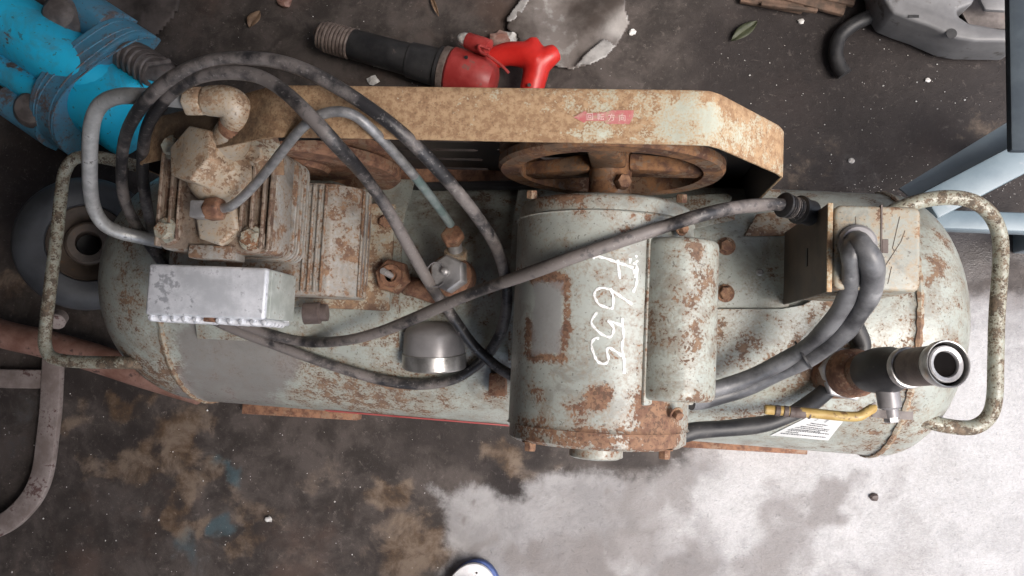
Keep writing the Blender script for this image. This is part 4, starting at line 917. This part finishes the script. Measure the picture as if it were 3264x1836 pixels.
for k in range(5):
    u = .075+k*.014; rows = []
    for j in range(15):
        a = math.pi*j/14; v = .078-.041*math.cos(a); z = .005+.108*max(0, math.sin(a))**.7; c = bl(u+.004*math.sin(a*2), v, z)
        rows.append([c+ua*.0035*math.cos(q)+Vector((0, 0, .0035*math.sin(q))) for q in [2*math.pi*m_/6 for m_ in range(6)]])
    mk('rib', B().grid(rows, closed_u=True), M['grimegrey'], BT)
mk('stub_lip', B().tube([bl(.13, .04, .01), bl(.132, .06, .095), bl(.132, .085, .105), bl(.13, .115, .05)], .006, 10), M['grimegrey'], BT)
for c_, zz in ((at(160, 28, .13), .085), (at(75, 335, .11), .07)):
    mk('flange_bolt', B().lathe((c_.x, c_.y, zz), (.25, -.1, 1), [(0, .037), (.02, .037), (.034, .028), (.04, .012), (.0405, .001)], 28), M['grimegrey'], BT)

# loose wheel under the left end of the tank
ax = Vector((.55, -.04, .83)).normalized(); wc = Vector(at(282, 775, .17))-ax*.040
WH = thing('loose_wheel', (wc.x, wc.y, 0), 'old grey rubber wheel with rusty hub lying tilted by the left end of the tank', 'wheel')
ty = [(-.050, .066), (-.053, .085), (-.049, .104), (-.036, .117), (-.014, .122), (-.005, .1190), (.005, .1190), (.014, .122), (.036, .117), (.049, .104), (.053, .086), (.050, .070), (.036, .066), (-.036, .066)]
rows = [[wc+ax*h+fr(ax)[0]*(r*math.cos(a))+fr(ax)[1]*(r*math.sin(a)) for a in [2*math.pi*k/64 for k in range(64)]] for h, r in ty]
mk('tyre', B().grid(rows, closed_u=True, closed_v=True), M['tyre'], WH)
rows_h = [(.040, .070), (.044, .066), (.032, .058), (.018, .040), (.036, .038), (.040, .034), (.040, .022), (.0, .020), (-.03, .02)]
mk('rim', B().lathe(wc, ax, rows_h, 48, cap=False), M['bracket'], WH)
mk('bore', B().lathe(wc, ax, [(-.031, .021), (-.03, .021)], 20), M['black'], WH)

# hand truck frame at far left
HT = thing('hand_truck_frame', (-1.0, -.15, 0), 'rusty bent steel bar and pipe frame at the left edge beside the tank', 'metal frame')
mk('cross_pipe', B().tube(spline([at(-120, 1010, .055), at(0, 1062, .055), at(140, 1095, .055), at(300, 1140, .055), at(470, 1195, .055), at(640, 1245, .055)], 8), .0275, 18), M['framepipe'], HT)
def flat(pts, w, th, name):
    P = spline(pts, 8); rows = []
    for i, p in enumerate(P):
        t = (P[min(i+1, len(P)-1)]-P[max(i-1, 0)]).normalized(); n = Vector((-t.y, t.x, 0)).normalized()*w; u = Vector((0, 0, th))
        rows.append([p-n+u, p+n+u, p+n-u, p-n-u])
    mk(name, B().grid(rows, closed_u=True, cap=True), M['frame'], HT, bevel=.003)
flat([at(x, y, .018) for x, y in ((172, 1118), (168, 1200), (163, 1300), (152, 1400), (138, 1500), (112, 1570), (70, 1625), (20, 1665), (-60, 1700))], .0203, .008, 'side_bar')
flat([at(x, y, .014) for x, y in ((-80, 1204), (0, 1206), (90, 1208), (158, 1208))], .0187, .007, 'cross_bar')
mk('end_stub', B().lathe(at(190, 1010, .085), (.3, -.5, .8), [(0, .016), (.02, .016), (.024, .012)], 20), M['frame'], HT)

# blue-grey steel stand at right
SS = thing('steel_stand', (.6, .3, 0), 'blue grey painted steel stand with diagonal brace at the right edge', 'stand')
def beam(a, b_, w, h, name, mat='stand'):
    a, b_ = Vector(a), Vector(b_); t = (b_-a).normalized(); n = Vector((-t.y, t.x, 0)).normalized()*w/2; u = Vector((0, 0, 1))*h
    rows = [[p-n, p+n, p+n-u, p-n-u] for p in (a, a.lerp(b_, .5), b_)]
    return mk(name, B().grid(rows, closed_u=True, cap=True), M[mat], SS, bevel=.004)
beam(at(2965, 655, .26), at(3420, 418, .26), .046, .03, 'diagonal_brace')
beam(at(2940, 695, .225), at(3500, 716, .225), .030, .035, 'lower_rail')
pa, pb, pc_, pd = at(2940, 655, .232), at(3400, 402, .232), at(3420, 262, .19), at(2868, 600, .19)
M['stand_brightened'] = plain('blue_grey_panel', (.24, .31, .36), (.29, .36, .41), 10, .5, 0, .1)  # paler copy of the stand colour, making up for lost light
mk('side_panel', B().prism([pa, pb, pc_, pd], (0, 0, -.006)), M['stand_brightened'], SS)
beam(at(3252, -80, .33), at(3262, 480, .33), .032, .016, 'post', 'stand_dark')
for p in (at(3430, 418, .24), at(3480, 716, .2)):
    mk('leg', B().bx(p.x-.02, p.x+.02, p.y-.02, p.y+.02, 0, .24), M['stand'], SS, bevel=.003)

# grey plastic cover, upper right
def slab(pts, z0, z1, name, mat, label, cat, bevel=.008, seg=3):
    top = [at(x, y, z1) for x, y in pts]
    o = mk(name, B().prism([Vector((p.x, p.y, z0)) for p in top], (0, 0, z1-z0)), mat, bevel=bevel, seg=seg)
    return tag(o, label, cat)
PCV = slab([(2790, -160), (2815, -10), (2845, 40), (2900, 62), (2960, 82), (3010, 104), (3050, 122), (3110, 132), (3270, 134), (3300, 100), (3180, 88), (3090, 72), (3056, 50), (3052, 28), (3100, 14), (3116, -20), (3110, -160)], .01, .10, 'plastic_cover', M['cover'], 'pale grey moulded plastic cover lying on the dark floor at top right', 'cover')
mk('slot', B().lathe(at(3033, 107, .1005), (0, 0, 1), [(0, .009), (.0006, .009)], 16), M['black'], PCV)
mk('slot', B().box(at(2912, 52, .1004), (.018, .005, .001)), M['black'], PCV)
mk('inner_tray', B().prism([at(x, y, .04) for x, y in ((3050, 20), (3090, 90), (3330, 100), (3330, -160), (3110, -160))], (0, 0, .004)), M['grimegrey'], PCV)
mk('inner_plate', B().prism([at(x, y, .075) for x, y in ((3115, 10), (3130, 40), (3200, 44), (3222, 20), (3215, -60), (3120, -60))], (0, 0, .012)), M['cover'], PCV, bevel=.004)
o = mk('black_hose', B().tube(spline([at(x, y, .02) for x, y in ((2900, -80), (2840, 0), (2780, 48), (2720, 78), (2678, 115), (2664, 165), (2672, 205), (2692, 238))], 8), .0135, 14), M['black'])
tag(o, 'short bent black hose lying on the dark floor at top right', 'hose')

# dusty plastic sheet
def sheet(poly, z, amp, cell, name, mat, label, cat, thick=.0015, seed=1):
    P = [at(x, y, z) for x, y in poly]; xs = [p.x for p in P]; ys = [p.y for p in P]
    nx, ny = int((max(xs)-min(xs))/cell)+1, int((max(ys)-min(ys))/cell)+1
    gx = np.linspace(min(xs), max(xs), nx+1); gy = np.linspace(min(ys), max(ys), ny+1); r = np.random.default_rng(seed)
    ph = r.uniform(0, 6.28, 8); fq = r.uniform(12, 55, (8, 2))
    X, Y = np.meshgrid(gx, gy); inside = sdf_poly(X.ravel(), Y.ravel(), [(p.x, p.y) for p in P]).reshape(X.shape)
    Z = z+amp*sum(np.sin(X*fq[k, 0]+Y*fq[k, 1]*(1 if k % 2 else -1)+ph[k]) for k in range(8))/3
    Z = np.maximum(Z, .003)
    b = B(); ids = {}
    for j in range(ny):
        for i in range(nx):
            q = [(j, i), (j, i+1), (j+1, i+1), (j+1, i)]
            if sum(inside[a] > -cell*.3 for a in q) >= 3:
                for a in q:
                    if a not in ids: ids[a] = len(b.v); b.v.append(Vector((X[a], Y[a], Z[a])))
                b.f.append(tuple(ids[a] for a in q))
    o = mk(name, b, mat, smooth=80); m_ = o.modifiers.new('thick', 'SOLIDIFY'); m_.thickness = thick
    if label: tag(o, label, cat)
    return o
SH = sheet([(1690, -60), (1650, 20), (1622, 60), (1616, 92), (1648, 110), (1662, 160), (1720, 190), (1770, 212), (1822, 221), (1880, 205), (1926, 184), (1965, 140), (2006, 74), (1990, 30), (2010, -60)], .014, .009, .0032, 'plastic_sheet', M['plastic'], 'torn dusty grey plastic sheet on the floor above the red hammer handle', 'plastic sheet')
fo = sheet([(1835, 212), (1880, 165), (1925, 124), (1950, 140), (1962, 142), (1930, 182), (1882, 206)], .024, .003, .003, 'folded_corner', M['plastic_light'], None, None, seed=3); par(fo, SH)
fo = sheet([(1672, -20), (1640, 25), (1616, 60), (1622, 72), (1660, 40), (1690, -10)], .022, .003, .003, 'torn_edge', M['plastic_light'], None, None, seed=4); par(fo, SH)
sheet([(300, -80), (330, 40), (380, 105), (420, 140), (450, 135), (520, 85), (560, 45), (600, -80)], .014, .006, .008, 'rag', M['rag'], 'dark dirty rag crumpled beside the blue breaker at top left', 'rag', .004, 5)
# small debris that can be told apart
def rock(c, r, name, mat, label, cat, seed=0, flat_=.6, group=None):
    bm = bmesh.new(); bmesh.ops.create_icosphere(bm, subdivisions=2, radius=1); q = np.random.default_rng(seed); d = q.normal(size=(5, 3))
    b = B(); bm.verts.index_update()
    for v in bm.verts:
        k = 1+.22*math.sin(3*v.co.dot(Vector(d[0])))+.15*math.sin(4*v.co.dot(Vector(d[1])))
        b.v.append(Vector((v.co.x*r*k, v.co.y*r*k*.8, v.co.z*r*k*flat_))+Vector((c.x, c.y, r*flat_*.75)))
    b.f = [tuple(v.index for v in f.verts) for f in bm.faces]; bm.free()
    return tag(mk(name, b, mat, smooth=25), label, cat, group)
rock(at(1590, 125, .02), .030, 'brick_lump', M['brick'], 'reddish brick lump beside the red hammer inlet', 'rubble', 2)
rock(at(1625, 120, .02), .020, 'plaster_lump', M['pebble'], 'pale pinkish plaster lump touching the reddish brick lump', 'rubble', 9)
rock(at(1188, 254, .01), .011, 'white_crumb', M['pebble'], 'white plaster crumb beside the black hammer barrel, just above the belt guard', 'rubble', 4)
rock(at(905, 3, .01), .016, 'red_crumb', M['framepipe'], 'small dark red scrap at the top edge left of the hammer', 'rubble', 5)
for k, (x, y, r, lb_) in enumerate(((2553, 67, .006, 'round white grit pellet below the rotten wood at top right'), (2016, 102, .007, 'white crumb just right of the plastic sheet'), (2958, 255, .005, 'white grit speck alone on the dark floor under the plastic cover'), (2712, 513, .006, 'small white square chip on the dark floor right of the belt guard'), (857, 1654, .007, 'white crumb on the stained floor below the tank middle'), (2785, 1585, .008, 'dark grey pebble in the middle of the pale concrete at lower right'))):
    rock(at(x, y, .004), r, 'pebble', M['pebble'] if k != 5 else M['tape'], lb_, 'pebble', 20+k)
def leaf(cx, cy, L, w, ang, mat, label, z=.006):
    c = at(cx, cy, z); rows = []
    for i in range(13):
        t = i/12; ww = w*math.sin(math.pi*t)**.8+.0006; x = (t-.5)*L
        rows.append([c+Vector((math.cos(ang)*x-math.sin(ang)*v*ww, math.sin(ang)*x+math.cos(ang)*v*ww, .004*abs(v)+.003*math.sin(t*5))) for v in (-1, -.5, 0, .5, 1)])
    o = mk('leaf', B().grid(rows), mat); m_ = o.modifiers.new('thick', 'SOLIDIFY'); m_.thickness = .0006
    tag(o, label, 'leaf')
leaf(812, 62, .040, .012, 1.1, M['leafdry'], 'curled dry brown leaf on the dark floor left of the hammer spring')
leaf(2372, 100, .062, .011, .7, M['leafgreen'], 'limp green leaf flattened on the dark floor above the belt guard end')
leaf(1385, 18, .05, .004, 2.0, M['leafdry'], 'thin dry stalk at the top edge above the hammer barrel')
WD = thing('wood_scrap', at(2540, 10, 0), 'strips of rotten brown wood along the top edge at right', 'wood scrap')
for k, (x0_, y0_, x1_, y1_, w_) in enumerate(((2360, -6, 2560, 30, .018), (2470, -20, 2690, 38, .022), (2580, -16, 2720, 12, .02), (2420, 22, 2600, 44, .008))):
    a, b_ = at(x0_, y0_, .012), at(x1_, y1_, .012); d = (b_-a); rot = Matrix.Rotation(math.atan2(d.y, d.x), 3, 'Z')
    mk('strip', B().box((a+b_)/2+Vector((0, 0, .004*k)), (d.length, w_, .012), rot), M['wood'], WD, bevel=.003)
# fine white grit all over: nobody could count it
b = B(); r_ = np.random.default_rng(5)
def grit(c, r):
    d = [Vector(r_.normal(size=3)).normalized() for _ in range(6)]
    o = len(b.v); base_ = [Vector((1, 0, 0)), Vector((-1, 0, 0)), Vector((0, 1, 0)), Vector((0, -1, 0)), Vector((0, 0, 1)), Vector((0, 0, -1))]
    b.v += [Vector((c.x, c.y, r*.5))+p*r*r_.uniform(.6, 1.1) for p in base_]
    b.f += [(o+i, o+j, o+k) for i in (0, 1) for j in (2, 3) for k in (4, 5)]
for _ in range(280):
    z_ = r_.random()
    px, py = (r_.uniform(700, 3000), r_.uniform(-20, 330)) if z_ < .35 else ((r_.uniform(2450, 3264), r_.uniform(150, 640)) if z_ < .6 else (r_.uniform(0, 1400), r_.uniform(1250, 1836)))
    grit(at(px, py, 0), r_.choice([.0008, .0012, .0016, .0024], p=[.45, .35, .15, .05]))
for _ in range(160):
    grit(at(r_.uniform(2700, 3264), r_.uniform(560, 660), 0), r_.uniform(.0006, .0014))
mk('floor_grit', b, M['pebble'], kind='stuff')

# sandal and the foot in it, at the bottom edge
sc0 = at(1500, 1795, .03)
out = []
for k in range(48):
    a = 2*math.pi*k/48; x, y = .052*math.cos(a), math.sin(a)
    yy = .075*y if y > 0 else .19*y
    x *= (1 if y > 0 else 1-.22*(-y)**2+.0)
    x += .008*y
    out.append((sc0.x+x, sc0.y-.075+yy))
SD = thing('sandal', (sc0.x, sc0.y-.1, 0), 'white rubber sandal with blue rim worn on a foot at the bottom edge', 'sandal')
mk('outsole', B().prism([(sc0.x+(x-sc0.x)*1.05+.003, sc0.y-.09+(y-sc0.y+.09)*1.03, .001) for x, y in out], (0, 0, .017)), M['bluerim'], SD, bevel=.003)
mk('insole', B().prism([(x, y, .018) for x, y in out], (0, 0, .012)), M['sole'], SD, bevel=.004)
for k in range(14):
    x = sc0.x-.045+k*.0068; yt = sc0.y-.018-(abs(k-6.5)/6.5)**2*.034
    mk('groove', B().box((x+.004, yt-.02, .0302), (.0012, .04, .0008), Matrix.Rotation(-.25, 3, 'Z')), M['paper'], SD)
mk('rivet', B().lathe((sc0.x+.012, sc0.y-.0165, .0295), (0, 0, 1), [(0, .0022), (.0015, .0018)], 10), M['black'], SD)
mk('strap', B().grid([[(sc0.x+.056*math.cos(a), sc0.y-.105+dy, .022+.062*math.sin(a)) for dy in (-.028, .028)] for a in np.linspace(0, math.pi, 17)]), M['bluerim'], SD).modifiers.new('t', 'SOLIDIFY').thickness = .004
# foot: one skinned surface, ankle to toes
fx, fy = sc0.x, sc0.y
V = [((fx-.004, fy-.205, .34), .052), ((fx-.004, fy-.20, .14), .037), ((fx-.004, fy-.185, .075), .036), ((fx-.004, fy-.215, .058), .026), ((fx, fy-.13, .062), .030), ((fx, fy-.085, .05), .026),
     ((fx-.010, fy-.066, .046), .013), ((fx-.004, fy-.040, .042), .0115), ((fx-.002, fy-.028, .040), .010),
     ((fx+.012, fy-.064, .045), .009), ((fx+.018, fy-.044, .041), .0075), ((fx+.019, fy-.036, .037), .0065),
     ((fx+.025, fy-.072, .043), .0085), ((fx+.031, fy-.055, .040), .007), ((fx+.032, fy-.048, .036), .006),
     ((fx+.034, fy-.082, .041), .008), ((fx+.040, fy-.067, .038), .0065), ((fx+.041, fy-.061, .035), .0055),
     ((fx+.040, fy-.094, .040), .0075), ((fx+.046, fy-.081, .036), .006), ((fx+.047, fy-.076, .034), .005)]
E_ = [(0, 1), (1, 2), (2, 3), (2, 4), (4, 5)]+[(5, 6), (6, 7), (7, 8), (5, 9), (9, 10), (10, 11), (5, 12), (12, 13), (13, 14), (5, 15), (15, 16), (16, 17), (5, 18), (18, 19), (19, 20)]
me = bpy.data.meshes.new('person'); me.from_pydata([v[0] for v in V], E_, []); po = link('person', me); me.materials.append(M['skin'])
po.modifiers.new('skin', 'SKIN'); po.modifiers['skin'].use_smooth_shade = True
sk = me.skin_vertices[0].data if me.skin_vertices else None
if sk is None:
    bm = bmesh.new(); bm.from_mesh(me); bm.verts.layers.skin.verify(); bm.to_mesh(me); bm.free(); sk = me.skin_vertices[0].data
for i, v in enumerate(V): sk[i].radius = (v[1], v[1]); sk[i].use_root = (i == 2)
po.modifiers.new('sub', 'SUBSURF').levels = 2; po.modifiers['sub'].render_levels = 2
tag(po, 'person standing at the bottom edge, bare toe showing in a white sandal', 'person')
